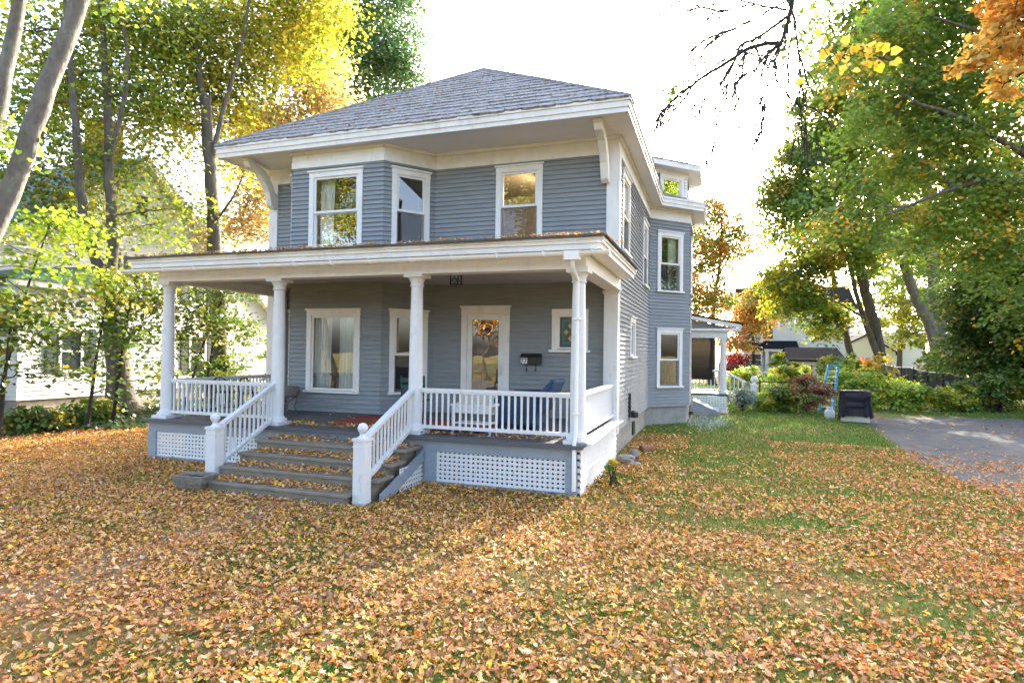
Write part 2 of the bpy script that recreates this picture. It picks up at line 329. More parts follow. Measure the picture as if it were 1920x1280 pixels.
# windows: wall, outer trim s0,s1,z0,z1, kind
WIN = [('bf', .45, 1.81, 4.32, 6.02, 'double', 'side'), ('br', .17, 1.05, 4.32, 6.02, 'double', None), ('bl', .17, 1.05, 4.32, 6.02, 'double', None),
       ('fr', 1.46, 2.5, 4.45, 6.06, 'double', None), ('bf', .45, 1.81, 1.17, 2.97, 'single', 'both'), ('br', .17, 1.05, 1.17, 2.97, 'double', None), ('bl', .17, 1.05, 1.17, 2.97, 'double', None),
       ('fr', 2.74, 3.5, 2.12, 3.01, 'stained', None),
       ('rs', .5, 1.62, 4.25, 5.98, 'double', None), ('rs', 4.3, 5.4, 3.95, 5.75, 'double', None), ('rs', 1.85, 2.75, 2.0, 2.95, 'single', None),
       ('s1', .3, 1.28, 3.97, 5.78, 'double', 'right'), ('s1', .3, 1.28, 1.1, 2.86, 'double', 'lace'), ('s2', .35, 1.25, 3.97, 5.78, 'double', None), ('lf', 10, 11, 4.3, 6, 'double', None)]
opens = {k: [] for k in FR}
for w in WIN: opens[w[0]].append((w[1]+.06, w[2]-.06, w[3]+.05, w[4]-.06))
opens['fr'].append((.76, 1.75, .7, 3.0))
for k, fr in FR.items():
    mb = MB(); zb = .76 if k in ('fl','bl','bf','br','fr') else .54
    clap(mb, fr, zb, 6.2, opens[k], ext=.018 if k in ('bl','bf','br','s1','s2','s3') else 0)
    part(mb, 'wall', M['siding'])
# foundation
mb = MB()
fp = [SEG[k][0] for k in FR]
def inset(poly, d):
    out = []; n = len(poly)
    for i in range(n):
        a, b, c = Vector(poly[i-1]), Vector(poly[i]), Vector(poly[(i+1)%n])
        u1, u2 = (b-a).normalized(), (c-b).normalized(); n1, n2 = Vector((-u1.y,u1.x)), Vector((-u2.y,u2.x)); k = (n1+n2); k = k/max(.3, k.dot(n1)); out.append(tuple(b+k*d))
    return out
mb.prism([(x,y,-.2) for x,y in inset(fp,.05)], (0,0,.745)); part(mb, 'foundation', M['found'])
mb = MB(); mb.box(-1.99,-1.93,15.1,15.5,.1,.42); part(mb, 'foundation_vent', M['black'])
# interior: floors and partitions so that windows look into rooms
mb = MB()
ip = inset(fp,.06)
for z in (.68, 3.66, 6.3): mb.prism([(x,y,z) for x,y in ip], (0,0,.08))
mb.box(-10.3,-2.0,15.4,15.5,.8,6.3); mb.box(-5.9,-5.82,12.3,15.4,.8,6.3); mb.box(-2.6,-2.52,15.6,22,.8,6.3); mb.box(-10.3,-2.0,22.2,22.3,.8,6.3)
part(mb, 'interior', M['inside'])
# frieze and corner boards
mb = MB()
for k, fr in FR.items():
    mb.lbox(fr, -.03, fr.len+.03, 6.14, 6.27, -.02, .05); mb.lbox(fr, -.03, fr.len+.03, 6.272, 6.5, -.02, .034); mb.lbox(fr, -.06, fr.len+.06, 6.43, 6.498, .036, .085)
part(mb, 'frieze', M['trim'])
for (x0,x1,y0,y1,z0) in ((-2.12,-1.852,12.085,12.16,.5),(-10.468,-10.22,12.085,12.16,.76)):
    mb = MB(); mb.box(x0,x1,y0,y1,z0,6.14)
    if x1 > -3: mb.box(-1.93,-1.85,12.163,12.26,.5,6.14)
    else: mb.box(-10.47,-10.39,12.163,12.32,.5,6.14)
    part(mb, 'corner_board', M['trim'])
# window builder
def curtain_mesh(fr, s0, s1, z0, z1, n, amp=.03, waves=7):
    mb = MB(); K = waves*6; rows = 5; b = []
    for j in range(rows):
        z = z1+(z0-z1)*j/(rows-1)
        for i in range(K+1):
            t = i/K; mb.v.append(fr(s0+(s1-s0)*t, z, n+amp*math.sin(t*waves*2*math.pi+.4*j)+amp*.4*math.sin(t*waves*5.1)))
    for j in range(rows-1):
        for i in range(K):
            a = j*(K+1)+i; mb.f.append((a,a+1,a+K+2,a+K+1)); mb.m.append(0)
    return mb
def window(fr, s0, s1, z0, z1, kind, cur, parent=house, glass='glass', cas=.115, trim='trim', scr=True):
    mb = MB()
    mb.lbox(fr, s0, s0+cas, z0+.05, z1-cas, -.06, .05); mb.lbox(fr, s1-cas, s1, z0+.05, z1-cas, -.06, .05)
    mb.lbox(fr, s0-.005, s1+.005, z1-cas, z1, -.06, .053); mb.lbox(fr, s0-.03, s1+.03, z1, z1+.035, -.03, .085)
    mb.lbox(fr, s0-.03, s1+.03, z0, z0+.05, -.06, .1)
    w = part(mb, 'window', M[trim], parent)
    a0, a1, b0, b1 = s0+cas, s1-cas, z0+.05, z1-cas
    f = MB(); t = .05
    def sash(zlo, zhi, n):
        f.lbox(fr, a0, a0+t, zlo, zhi, n-.035, n); f.lbox(fr, a1-t, a1, zlo, zhi, n-.035, n)
        f.lbox(fr, a0+t, a1-t, zlo, zlo+t, n-.035, n-.001); f.lbox(fr, a0+t, a1-t, zhi-t, zhi, n-.035, n-.001)
    mid = b0+(b1-b0)*.49
    panes = []
    if kind == 'double':
        sash(b0, mid+.015, -.012); sash(mid-.015, b1, .024)
        panes = [(b0+t, mid-.03, -.03), (mid+.03, b1-t, .006)]
    else:
        sash(b0, b1, .018); panes = [(b0+t, b1-t, 0)]
    part(f, 'sash', M[trim], w)
    if kind == 'double' and scr:
        g = MB(); g.lbox(fr, a0+.012, a1-.012, b0+.01, mid-.02, .014, .02); part(g, 'insect_screen', M['screen'], w)
    for (p0, p1, n) in panes:
        g = MB(); g.add([fr(a0+t-.01,p0-.01,n), fr(a1-t+.01,p0-.01,n), fr(a1-t+.01,p1+.01,n), fr(a0+t-.01,p1+.01,n)], [(0,1,2,3)])
        part(g, 'pane', M[glass], w)
    W = a1-a0
    if cur == 'both':
        part(curtain_mesh(fr, a0-.02, a0+W*.36, b0, b1+.05, -.16, .03, 5), 'curtain', M['curtain'], w); part(curtain_mesh(fr, a1-W*.44, a1+.02, b0, b1+.05, -.16, .04, 6), 'curtain', M['curtain'], w)
    elif cur == 'side':
        part(curtain_mesh(fr, a0+.04, a0+W*.35, b0, b1, -.2, .03, 4), 'curtain', M['curtain'], w)
    elif cur == 'right':
        part(curtain_mesh(fr, a1-W*.45, a1, b0, b1, -.15, .03, 5), 'curtain', M['curtain'], w)
    elif cur == 'lace':
        part(curtain_mesh(fr, a0, a1, b0, mid, -.12, .02, 7), 'curtain', M['lace'], w)
    return w
for (k, s0, s1, z0, z1, kind, cur) in WIN:
    if kind == 'stained': continue
    window(FR[k], s0, s1, z0, z1, kind, cur, scr=(k != 'bf'))
# clips round the picture window storm frame are left to the sash; stained glass window
fr = FR['fr']; s0, s1, z0, z1 = 2.74, 3.5, 2.12, 3.01
mb = MB(); c = .11
mb.lbox(fr, s0, s0+c, z0+.05, z1-c, -.06, .05); mb.lbox(fr, s1-c, s1, z0+.05, z1-c, -.06, .05); mb.lbox(fr, s0-.005, s1+.005, z1-c, z1, -.06, .053); mb.lbox(fr, s0-.05, s1+.05, z0, z0+.05, -.06, .1)
mb.lbox(fr, s0+c, s0+c+.05, z0+.05, z1-c, -.03, .02); mb.lbox(fr, s1-c-.05, s1-c, z0+.05, z1-c, -.03, .02); mb.lbox(fr, s0+c+.05, s1-c-.05, z0+.05, z0+.1, -.03, .019); mb.lbox(fr, s0+c+.05, s1-c-.05, z1-c-.05, z1-c, -.03, .019)
w = part(mb, 'window', M['trim']); w['label'] = 'small square stained glass window'
sg = [mat('stained_plum', (.05,.03,.045), .15, .2, 6, spec=.6), mat('stained_teal', (.015,.11,.105), .15, .2, 9, spec=.6), mat('stained_umber', (.05,.035,.025), .15, .3, 9, spec=.6), mat('stained_cream', (.3,.29,.19), .2, .15, 9, spec=.6)]
g = MB(); a0, a1, b0, b1 = s0+c+.05, s1-c-.05, z0+.1, z1-c-.05
g.lbox(fr, a0, a1, b0, b1, -.02, -.012, 0)
A0, A1, B0, B1 = a0+.045, a1-.045, b0+.05, b1-.05
g.lbox(fr, A0, A1, B0, B1, -.012, -.008, 1); g.lbox(fr, A0+.055, A1-.055, B0+.06, B1-.06, -.008, -.004, 2)
cx = (A0+A1)/2
for q in range(3):
    zc = B0+(B1-B0)*(.25+.25*q)
    for dx in ((0,) if q != 1 else (-.085, .085)):
        r = .05; g.prism([fr(cx+dx-r,zc,-.004), fr(cx+dx,zc-r*1.2,-.004), fr(cx+dx+r,zc,-.004), fr(cx+dx,zc+r*1.2,-.004)], fr.n*.003, 3)
part(g, 'pane', sg, w)
# front door: wide white casing, storm door with a tall pane, wooden door behind
mb = MB(); d0, d1, dz0, dz1 = .7, 1.81, .765, 3.06
mb.lbox(fr, d0, d0+.13, dz0, dz1-.14, -.08, .05); mb.lbox(fr, d1-.13, d1, dz0, dz1-.14, -.08, .05); mb.lbox(fr, d0-.005, d1+.005, dz1-.14, dz1, -.08, .053); mb.lbox(fr, d0-.03, d1+.03, dz1, dz1+.04, -.03, .08)
mb.lbox(fr, d0+.13, d1-.13, dz0, dz0+.03, -.1, .03)
part(mb, 'door_frame', M['trim'])
mb = MB(); e0, e1, ez0, ez1 = d0+.135, d1-.135, dz0+.035, dz1-.145; st = .115
mb.lbox(fr, e0, e0+st, ez0, ez1, -.02, .025); mb.lbox(fr, e1-st, e1, ez0, ez1, -.02, .025); mb.lbox(fr, e0+st, e1-st, ez1-.12, ez1, -.02, .024); mb.lbox(fr, e0+st, e1-st, ez0, ez0+.42, -.02, .024)
door = part(mb, 'storm_door', M['trim'])
g = MB(); n = .004; g.add([fr(e0+st-.01,ez0+.41,n),fr(e1-st+.01,ez0+.41,n),fr(e1-st+.01,ez1-.11,n),fr(e0+st-.01,ez1-.11,n)], [(0,1,2,3)]); part(g, 'pane', M['glass_door'], door)
g = MB(); g.tube([fr(e1-.055,1.62,.026),fr(e1-.055,1.64,.06),fr(e1-.055,1.78,.06),fr(e1-.055,1.8,.026)], .009, 6); part(g, 'handle', M['alu'], door)
g = MB(); g.lbox(fr, e0, e1, dz0+.03, dz1-.15, -.16, -.115)
for (q0,q1) in ((.1,.35),(.5,.75)):
    g.lbox(fr, e0+(e1-e0)*q0, e0+(e1-e0)*q1, dz0+.2, dz0+.95, -.115, -.105)
part(g, 'inner_door', M['wood_dark'])
# eaves: soffit, fascia, roof
EX0, EX1, EY0, EY1 = -10.87, -1.53, 10.85, 27.5
e1 = (EX1, SBY-.22+.02); e2 = (-.38, SBY-.22+1.17); e3 = (-.38, SBY+2.9); e4 = (EX1, SBY+4.05)
outl = [(EX0,EY0),(EX1,EY0),e1,e2,e3,e4,(EX1,EY1),(EX0,EY1)]
mb = MB(); mb.prism([(x,y,6.502) for x,y in inset(outl,.015)], (0,0,.03)); part(mb, 'soffit', M['soffit'])
mb = MB()
for i in range(len(outl)):
    fq = frame(outl[i], outl[(i+1)%len(outl)])
    mb.lbox(fq, -.0, fq.len+.0, 6.46, 6.55, -.05, .012); mb.lbox(fq, -.02, fq.len+.02, 6.552, 6.66, -.05, .035); mb.lbox(fq, -.04, fq.len+.04, 6.662, 6.715, -.06, .06)
part(mb, 'fascia', M['trim'])
def shingles(mbq, A, B, Cc, D, rows, tabw=.42, thick=.03, jag=.035):
    """A,B eave left/right; C,D top right/left. Lapped courses of separate tabs."""
    A,B,Cc,D = map(Vector,(A,B,Cc,D)); n = (B-A).cross(D-A).normalized()
    if n.z < 0: n = -n
    for r in range(rows):
        t0, t1 = r/rows, min(1,(r+1.15)/rows)
        l0, r0 = A.lerp(D,t0), B.lerp(Cc,t0); l1, r1 = A.lerp(D,t1), B.lerp(Cc,t1)
        K = max(1, round((r0-l0).length/tabw)); off = .5*(r%2)
        dn = (A-D).normalized()
        for k in range(-1,K+1):
            p, q = max(0,(k+off)/K), min(1,(k+1+off)/K)
            if q-p < 1e-3: continue
            th = thick*random.uniform(.7,1.3); j0 = dn*random.uniform(0,jag); lo = l0.lerp(r0,p)+j0; hi = l0.lerp(r0,q)+j0
            md = (lo+hi)/2+dn*jag*.6
            P = [lo+n*th, md+n*th, hi+n*th, l1.lerp(r1,q)+n*.006, l1.lerp(r1,p)+n*.006, lo-n*.01, md-n*.01, hi-n*.01]
            mbq.add(P, [(0,1,2,3,4),(5,6,1,0),(6,7,2,1),(7,3,2),(5,0,4)])
    mbq.add([A-n*.012,B-n*.012,Cc-n*.012,D-n*.012],[(0,1,2,3)])
RZ = 6.72; PK = (-6.2, 15.52, 9.98); PK2 = (-6.2, 22.8, 9.98)
r0 = [(EX0-.04,EY0-.05,RZ),(EX1+.04,EY0-.05,RZ),(EX1+.04,EY1,RZ),(EX0-.04,EY1,RZ)]
mb = MB(); shingles(mb, r0[0], r0[1], PK, PK, 18, .34, .028, .035); shingles(mb, r0[1], r0[2], PK2, PK, 15, .6); shingles(mb, r0[3], r0[0], PK, PK2, 15, .6); shingles(mb, r0[2], r0[3], PK2, PK2, 12, .8)
for a in (r0[0], r0[1]): mb.tube([a, tuple(Vector(a).lerp(Vector(PK),.5)+Vector((0,0,.012))), PK], [.05,.05,.05], 6)
mb.tube([PK, PK2], .06, 6)
roof = part(mb, 'roof', M['shingle'])
mb = MB(); pk = (-2.7, SBY+1.35, 7.55)
for a, b in ((e1,e2),(e2,e3),(e3,e4)): shingles(mb, a+(RZ,), b+(RZ,), pk, pk, 5, .5)
part(mb, 'bay_roof', M['shingle'])
# attic dormer over the side bay
K = Vector((-.93, 19.75)); dA = Vector((-.7071,-.7071)); Aq = K+dA*1.5
dp = [tuple(Aq), tuple(K), (K.x, K.y+1.3), (K.x-1.1, K.y+2.4), (K.x-2.6, K.y+2.4), (Aq.x-1.3, Aq.y)]
mb = MB()
fd = frame(dp[0], dp[1]); dop = [(.48,1.3,6.82,7.62)]
clap(mb, fd, 6.45, 7.8, dop); clap(mb, frame(dp[1],dp[2]), 6.45, 7.8); clap(mb, frame(dp[2],dp[3]), 6.45, 7.8); clap(mb, frame(dp[5],dp[0]), 6.45, 7.8)
dorm = part(mb, 'dormer', M['siding'])
mb = MB(); mb.lbox(fd, fd.len-.11, fd.len+.02, 6.5, 7.8, -.02, .035); mb.lbox(fd, 0, fd.len+.05, 7.68, 7.86, -.02, .045); mb.lbox(frame(dp[1],dp[2]), -.02, .1, 6.5, 7.8, -.02, .035)
part(mb, 'dormer_trim', M['trim'], dorm)
do = inset(dp, -.42)
mb = MB(); mb.prism([(x,y,7.82) for x,y in do], (0,0,.04)); 
for i in range(len(do)):
    fq = frame(do[i], do[(i+1)%len(do)]); mb.lbox(fq, -.01, fq.len+.01, 7.8, 7.96, -.04, .02)
part(mb, 'dormer_eave', M['trim'], dorm)
mb = MB(); dk = (-2.3, K.y+.7, 8.35)
for i in range(len(do)):
    a, b = do[i], do[(i+1)%len(do)]; shingles(mb, a+(7.97,), b+(7.97,), dk, dk, 4, .5)
part(mb, 'dormer_roof', M['shingle'], dorm)
window(fd, .42, 1.36, 6.72, 7.68, 'single', None, parent=house)
# big scroll brackets under the front eave corners
def bracket(x):
    mb = MB(); pr = []
    yw, zt = 12.09, 6.5
    out = [(0,0),(-.98,0),(-1.0,-.1),(-.93,-.2),(-.78,-.2),(-.6,-.28),(-.42,-.45),(-.3,-.62),(-.24,-.8),(-.2,-.92),(-.1,-.98),(0,-.95)]
    inn = [(0,-.55),(-.1,-.5),(-.2,-.36),(-.34,-.2),(-.55,-.1),(-.75,-.08)]
    mb.prism([(x-.08, yw+a, zt+b) for a, b in out[1:]+[(0,-.62),(-.1,-.58),(-.16,-.45),(-.28,-.28),(-.46,-.14),(-.7,-.06)][0:]], (.16,0,0))
    mb.box(x-.1,x+.1,yw-1.02,yw-.8,zt-.07,zt-.003); mb.box(x-.02,x+.02,yw-.97,yw-.2,zt-.06,zt-.004)
    return part(mb, 'bracket', M['trim'], bevel=.015)
bracket(-2.13); bracket(-10.3)
# meter pipe and box on the side wall
mb = MB(); mb.tube([(-1.86,13.9,.66),(-1.86,13.9,1.12)], .035, 8); mb.box(-1.89,-1.83,13.86,13.94,1.1,1.2); mb.lathe([(.01,0),(.1,.02),(.1,.14),(.03,.18)], (-1.79,14.15,.62), 12); mb.tube([(-1.86,13.9,.7),(-1.8,14.15,.68)], .02, 6)
part(mb, 'gas_meter', M['black'])
mb = MB(); mb.box(-1.885,-1.84,12.28,12.38,.62,.78); part(mb, 'outlet_box', M['alu'])
mb = MB(); mb.box(-2.0,-1.975,12.07,12.104,1.66,1.74); part(mb, 'doorbell', M['black'])

# ---------------------------------------------------------------- front porch (parts of the house)
ZF = .76; YF = 8.62
mb = MB(); mb.box(-10.3,-1.85,YF+.05,12.1,.7,ZF-.002); mb.box(-10.33,-1.82,YF-.02,YF+.06,.705,ZF)
part(mb, 'porch_floor', M['deck'])
mb = MB(); mb.box(-1.94,-1.72,8.72,12.06,ZF+.002,ZF+.03); part(mb, 'porch_edge_board', M['white'])
# skirt frame, corner posts and lattice panels
mb = MB(); mb.box(-10.25,-7.22,8.7,8.75,.52,.698); mb.box(-7.22,-4.38,8.7,8.75,.0,.698); mb.box(-4.38,-1.93,8.7,8.75,.52,.698)
for x0, x1 in ((-10.25,-10.05),(-7.4,-7.225),(-4.378,-4.55+.36),(-2.09,-1.92)):
    mb.box(min(x0,x1),max(x0,x1),8.69,8.752,-.05,.519)
mb.box(-10.05,-7.4,8.7,8.748,.0,.06); mb.box(-4.19,-2.09,8.7,8.748,.0,.05); mb.box(-10.25,-10.2,8.753,12.1,.45,.698)
part(mb, 'porch_skirt', M['skirt'])
mb = MB(); clap(mb, frame((-1.9,8.76),(-1.9,12.1)), .0, .7); part(mb, 'porch_side_wall', M['white'])
def lattice(fr, s0, s1, z0, z1, n, pitch=.08, w=.047, pz=.068):
    mb = MB(); s = s0
    while s < s1: mb.lbox(fr, s, min(s+w,s1), z0, z1, n, n+.008); s += pitch
    z = z0
    while z < z1: mb.lbox(fr, s0, s1, z, min(z+w*.85,z1), n+.009, n+.017); z += pz
    return mb
ff = frame((-10.25,8.72),(-1.9,8.72))
part(lattice(ff, .2, 2.85, .06, .52, -.012), 'lattice', M['white']); part(lattice(ff, 6.06, 8.16, .05, .52, -.012), 'lattice', M['white'])
part(lattice(frame((-4.4,7.75),(-4.4,8.69)), .2, .92, .0, .36, -.03), 'lattice', M['white'])
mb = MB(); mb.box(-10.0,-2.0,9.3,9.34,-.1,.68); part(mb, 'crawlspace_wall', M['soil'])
# columns
def column_mesh(h):
    mb = MB(); mb.box(-.18,.18,-.18,.18,0,.055); mb.lathe([(.165,.055),(.172,.08),(.165,.11),(.132,.118),(.132,.14),(.114,.16)], seg=24)
    mb.lathe([(.114,.16),(.115,.9),(.108,1.7),(.096,h-.24),(.096,h-.2)], seg=24)
    mb.lathe([(.103,h-.2),(.115,h-.195),(.115,h-.175),(.104,h-.17),(.106,h-.12),(.14,h-.06),(.15,h-.05)], seg=24); mb.box(-.165,.165,-.165,.165,h-.05,h)
    return mb
c0 = column_mesh(3.36-ZF).build('column', M['white'], house, smooth=True)
for i, x in enumerate((-10.03,-7.44,-4.68,-1.96)):
    c = c0 if i == 0 else c0.copy()
    if i: COL.objects.link(c); c.parent = house
    c.location = (x+6.2, 8.9-12.1, ZF)
for x in (-10.03,-1.99):   # flat pilasters where the porch meets the wall
    mb = MB(); mb.box(x-.14,x+.14,11.98,12.1,ZF,3.36); mb.box(x-.17,x+.17,11.95,12.098,3.3,3.358); part(mb, 'pilaster', M['white'])
# entablature, ceiling, cornice, roof, gutter
mb = MB(); mb.box(-10.16,-1.83,8.77,9.03,3.36,3.6); mb.box(-10.16,-9.9,9.032,12.1,3.36,3.598); mb.box(-2.09,-1.83,9.032,12.1,3.36,3.598)
mb.box(-10.18,-1.81,8.745,8.768,3.36,3.4); mb.box(-1.829,-1.8,8.77,12.1,3.36,3.4)
part(mb, 'porch_beam', M['trim'])
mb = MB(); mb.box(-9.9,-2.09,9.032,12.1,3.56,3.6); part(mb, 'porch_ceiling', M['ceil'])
PX0, PX1, PY0 = -10.5, -1.5, 8.38
mb = MB(); mb.box(PX0+.06,PX1-.06,PY0+.06,12.1,3.602,3.63)
for (x0,x1,y0,y1) in ((PX0+.05,PX1-.05,PY0+.05,PY0+.11),):
    mb.box(x0,x1,y0,y1,3.59,3.668)
mb.box(PX0+.02,PX1-.02,PY0+.02,PY0+.12,3.67,3.715); mb.box(PX0,PX1,PY0,PY0+.12,3.717,3.76)
for x, sgn in ((PX1,1),(PX0,-1)):
    for (o,z0,z1) in ((.05,3.59,3.668),(.02,3.67,3.715),(0,3.717,3.76)):
        xa, xb = sorted((x-sgn*o, x-sgn*.12)); mb.box(xa,xb,PY0+.121,12.05 if sgn > 0 else 12.1,z0,z1)
part(mb, 'porch_cornice', M['trim'])
mb = MB(); zr = 3.765; tp = 4.22
shingles(mb, (PX0-.03,PY0-.03,zr), (PX1+.03,PY0-.03,zr), (-2.2,12.12,tp), (-10.1,12.12,tp), 9, .5, .02)
shingles(mb, (PX1+.03,PY0-.03,zr), (PX1+.03,12.05,zr), (-2.2,12.12,tp), (-2.2,12.12,tp), 3, .5, .02)
shingles(mb, (PX0-.03,12.1,zr), (PX0-.03,PY0-.03,zr), (-10.1,12.12,tp), (-10.1,12.12,tp), 3, .5, .02)
part(mb, 'porch_roof', M['shingle_dark'])
mb = MB(); gy = PY0+.0; GZ = 3.55
ang = [math.pi*(1+q/8) for q in range(9)]
for x0, x1 in ((-10.62,-1.42),):
    pro = [(gy+.06*math.cos(a), GZ+.062*math.sin(a)) for a in ang]; pro2 = [(gy+.053*math.cos(a), GZ+.055*math.sin(a)) for a in ang[::-1]]
    mb.prism([(x0,y,z) for y,z in pro+pro2], (x1-x0,0,0)); mb.prism([(x0-.004,y,z) for y,z in pro], (.008,0,0)); mb.prism([(x1-.004,y,z) for y,z in pro], (.008,0,0))
for q in range(13):
    x = -10.3+q*.72; mb.tube([(x,gy-.066,GZ+.02),(x+.02,gy-.05,GZ-.05),(x+.05,gy,GZ-.067),(x+.05,gy+.066,GZ-.02)], .008, 5); mb.box(x,x+.03,gy-.06,PY0+.06,GZ,GZ+.008)
mb.box(-2.06,-1.84,gy-.075,gy+.07,GZ-.12,GZ+.006)
gut = part(mb, 'gutter', M['gut'])
mb = MB(); dx = -1.95
mb.tube([(dx,gy,3.44),(dx,gy,3.38),(dx,gy+.06,3.3),(dx,8.72,3.2),(dx,8.74,3.1),(dx,8.735,.95),(dx,8.64,.8),(dx,8.64,.1)], .031, 10)
for z in (2.6,1.2): mb.box(dx-.045,dx+.045,8.69,8.78,z,z+.03)
part(mb, 'downspout', M['gut'], smooth=True)
# railings with turned balusters
def baluster_mesh(h):
    mb = MB(); mb.lathe([(.02,0),(.02,h*.12),(.017,h*.5),(.02,h*.88),(.02,h)], seg=8); return mb
bal = {}
def railing(p, q, name, step=.105, zt=0, zb=0, h0=.74, hb=.12, slope=False, parent=house, org=(-6.2,12.1,0), m='white', dz=None):
    """p, q: floor points under the rail's ends"""
    P, Q = Vector(p), Vector(q); mb = MB(); up = Vector((0,0,1))
    mb.bar(P+up*(h0-.02), Q+up*(h0-.02), .085, .045); mb.bar(P+up*(h0-.055), Q+up*(h0-.055), .06, .03); mb.bar(P+up*hb, Q+up*hb, .075, .05)
    r = part(mb, name, M[m], parent)
    n = max(2, round((Q-P).to_2d().length/step)); h = h0-.07-hb-.02; key = round(h,2)
    if key not in bal: bal[key] = None
    for i in range(n):
        t = (i+.5)/n
        if bal[key] is None:
            b = baluster_mesh(h).build('baluster', M[m], r, smooth=True); bal[key] = b
        else:
            b = bal[key].copy(); COL.objects.link(b); b.parent = r
        b.location = P.lerp(Q,t)+up*(hb+.022)-Vector(org)
    return r
railing((-4.55,8.9,ZF),(-2.07,8.9,ZF),'railing'); railing((-9.9,8.9,ZF),(-7.56,8.9,ZF),'railing')
railing((-10.03,9.03,ZF),(-10.03,11.98,ZF),'railing'); railing((-1.96,9.03,ZF),(-1.96,11.98,ZF),'railing')
railing((-7.36,7.46,.18),(-7.44,8.8,ZF+.02),'stair_railing',.11,h0=.72,hb=.1); railing((-4.62,7.3,.18),(-4.68,8.8,ZF+.02),'stair_railing',.11,h0=.72,hb=.1)
# newel posts with ball finials
for x, y in ((-7.35,7.4),(-4.61,7.24)):
    mb = MB(); s = .09; mb.box(x-s,x+s,y-s,y+s,-.05,.86); mb.box(x-s-.015,x+s+.015,y-s-.015,y+s+.015,.862,.885)
    mb.prism([(x-s-.01,y-s-.01,.886),(x+s+.01,y-s-.01,.886),(x+s+.01,y+s+.01,.886),(x-s-.01,y+s+.01,.886)], (0,0,.015))
    for z in (.02,.78):
        mb.box(x-s-.006,x+s+.006,y-s-.006,y+s+.006,z,z+.012)
    nw = part(mb, 'newel_post', M['white'])
    mb = MB(); mb.lathe([(.075,.901),(.045,.93),(.035,.955),(.05,.968)]+[(.072*math.sin(a),1.035-.072*math.cos(a)) for a in np.linspace(.5,3.1,11)], (x,y,0), 18); part(mb, 'ball_finial', M['white'], nw, smooth=True)
# steps
SX0, SX1 = -7.2, -4.42
steps_y = [(7.0,.15),(7.36,.303),(7.73,.455),(8.1,.608)]
mb = MB()
for i, (y, z) in enumerate(steps_y):
    x0, x1 = (SX0-.02, SX1-.1) if i else (-7.2,-4.72)
    mb.box(x0+.03, x1-.03, y+.03, 8.69 if i == 3 else steps_y[i+1][0]+.04, -.05, z-.045)
stp = part(mb, 'front_steps', M['tread'])
for i, (y, z) in enumerate(steps_y):
    x0, x1 = (SX0-.02, SX1) if i else (-7.2,-4.7)
    mb = MB(); y2 = 8.69 if i == 3 else steps_y[i+1][0]+.05; mb.box(x0, x1, y, y2, z-.043, z); part(mb, 'tread', M['tread'], stp, bevel=.008)
mb = MB(); mb.prism([(-4.44,7.42,.1),(-4.44,8.69,.52),(-4.44,8.69,.36),(-4.44,7.95,.1),(-4.44,7.7,-.02),(-4.44,7.42,-.02)], (.045,0,0)); part(mb, 'stair_stringer', M['skirt'])

# ---------------------------------------------------------------- back porch (parts of the house)
mb = MB(); mb.box(-1.9,.42,23.2,26.2,.62,.7); part(mb, 'back_porch_floor', M['deck'])
part(lattice(frame((-1.9,23.22),(.4,23.22)), 0, 2.3, .0, .6, 0, .1, .06, .09), 'lattice', M['white'])
mb = MB(); mb.box(-1.9,.4,23.17,23.4,2.72,3.0); mb.box(.2,.4,23.4,26.2,2.72,3.0); part(mb, 'back_porch_beam', M['white'])
for y in (23.3,26.0):
    mb = MB(); mb.lathe([(.14,0),(.14,.08),(.11,.1),(.1,1.0),(.09,1.9),(.12,1.96),(.12,2.02)], (.25,y,.7), 16); part(mb, 'back_porch_column', M['white'], smooth=True)
mb = MB(); mb.prism([(-1.9,23.28,3.0),(.7,23.28,3.0),(.7,23.28,3.06),(-1.9,23.28,3.6)], (0,.05,0)); part(mb, 'back_porch_gable', M['siding'])
mb = MB(); mb.prism([(-1.9,22.95,3.6),(.86,22.95,3.07),(.86,22.95,3.2),(-1.9,22.95,3.73)], (0,.1,0)); mb.box(-1.9,.84,22.98,23.2,2.98,3.06); mb.box(.76,.86,23.06,26.3,3.05,3.2); part(mb, 'back_porch_cornice', M['white'])
mb = MB(); mb.prism([(-1.9,22.9,3.74),(.92,22.9,3.2),(.92,22.9,3.24),(-1.9,22.9,3.79)], (0,3.5,0)); part(mb, 'back_porch_roof', M['roof_grey'])
railing((-1.8,23.3,.7),(.15,23.3,.7),'railing',.13,h0=.85); railing((.3,25.0,.65),(1.35,25.0,.12),'stair_railing',.15,h0=.85)
mb = MB(); mb.box(1.3,1.5,24.9,25.1,0,1.0); nw = part(mb, 'newel_post', M['white'])
mb = MB(); mb.lathe([(.06,1.0),(.05,1.05)]+[(.13*math.sin(a),1.18-.13*math.cos(a)) for a in np.linspace(.4,3.1,10)], (1.4,25.0,0), 14); part(mb, 'ball_finial', M['white'], nw, smooth=True)
mb = MB()
for i in range(40): mb.box(-1.3,-.12,23.12+.004*math.sin(i),23.135+.004*math.sin(i),1.2+i*.038,1.2374+i*.038)
part(mb, 'bamboo_blind', M['blind'])
# sloping cellar hatch
mb = MB(); mb.box(-.75,.15,21.9,23.1,-.05,.14); hat = part(mb, 'cellar_hatch', M['found'])
mb = MB(); mb.prism([(-.75,21.95,.142),(.1,21.95,.142),(-.75,21.95,.52)], (0,1.1,0)); part(mb, 'hatch_door', M['skirt'], hat)
mb = MB()
for y in (21.95,22.45,22.95): mb.bar((-.75,y,.545),(.12,y,.16),.06,.03)
part(mb, 'hatch_rail', M['white'], hat)
# ---------------------------------------------------------------- things on and round the porch
def piece(mbq, name, mats, parent, **k):
    """a part whose mesh is written in its thing's own coordinates"""
    return mbq.build(name, mats, parent, **k)
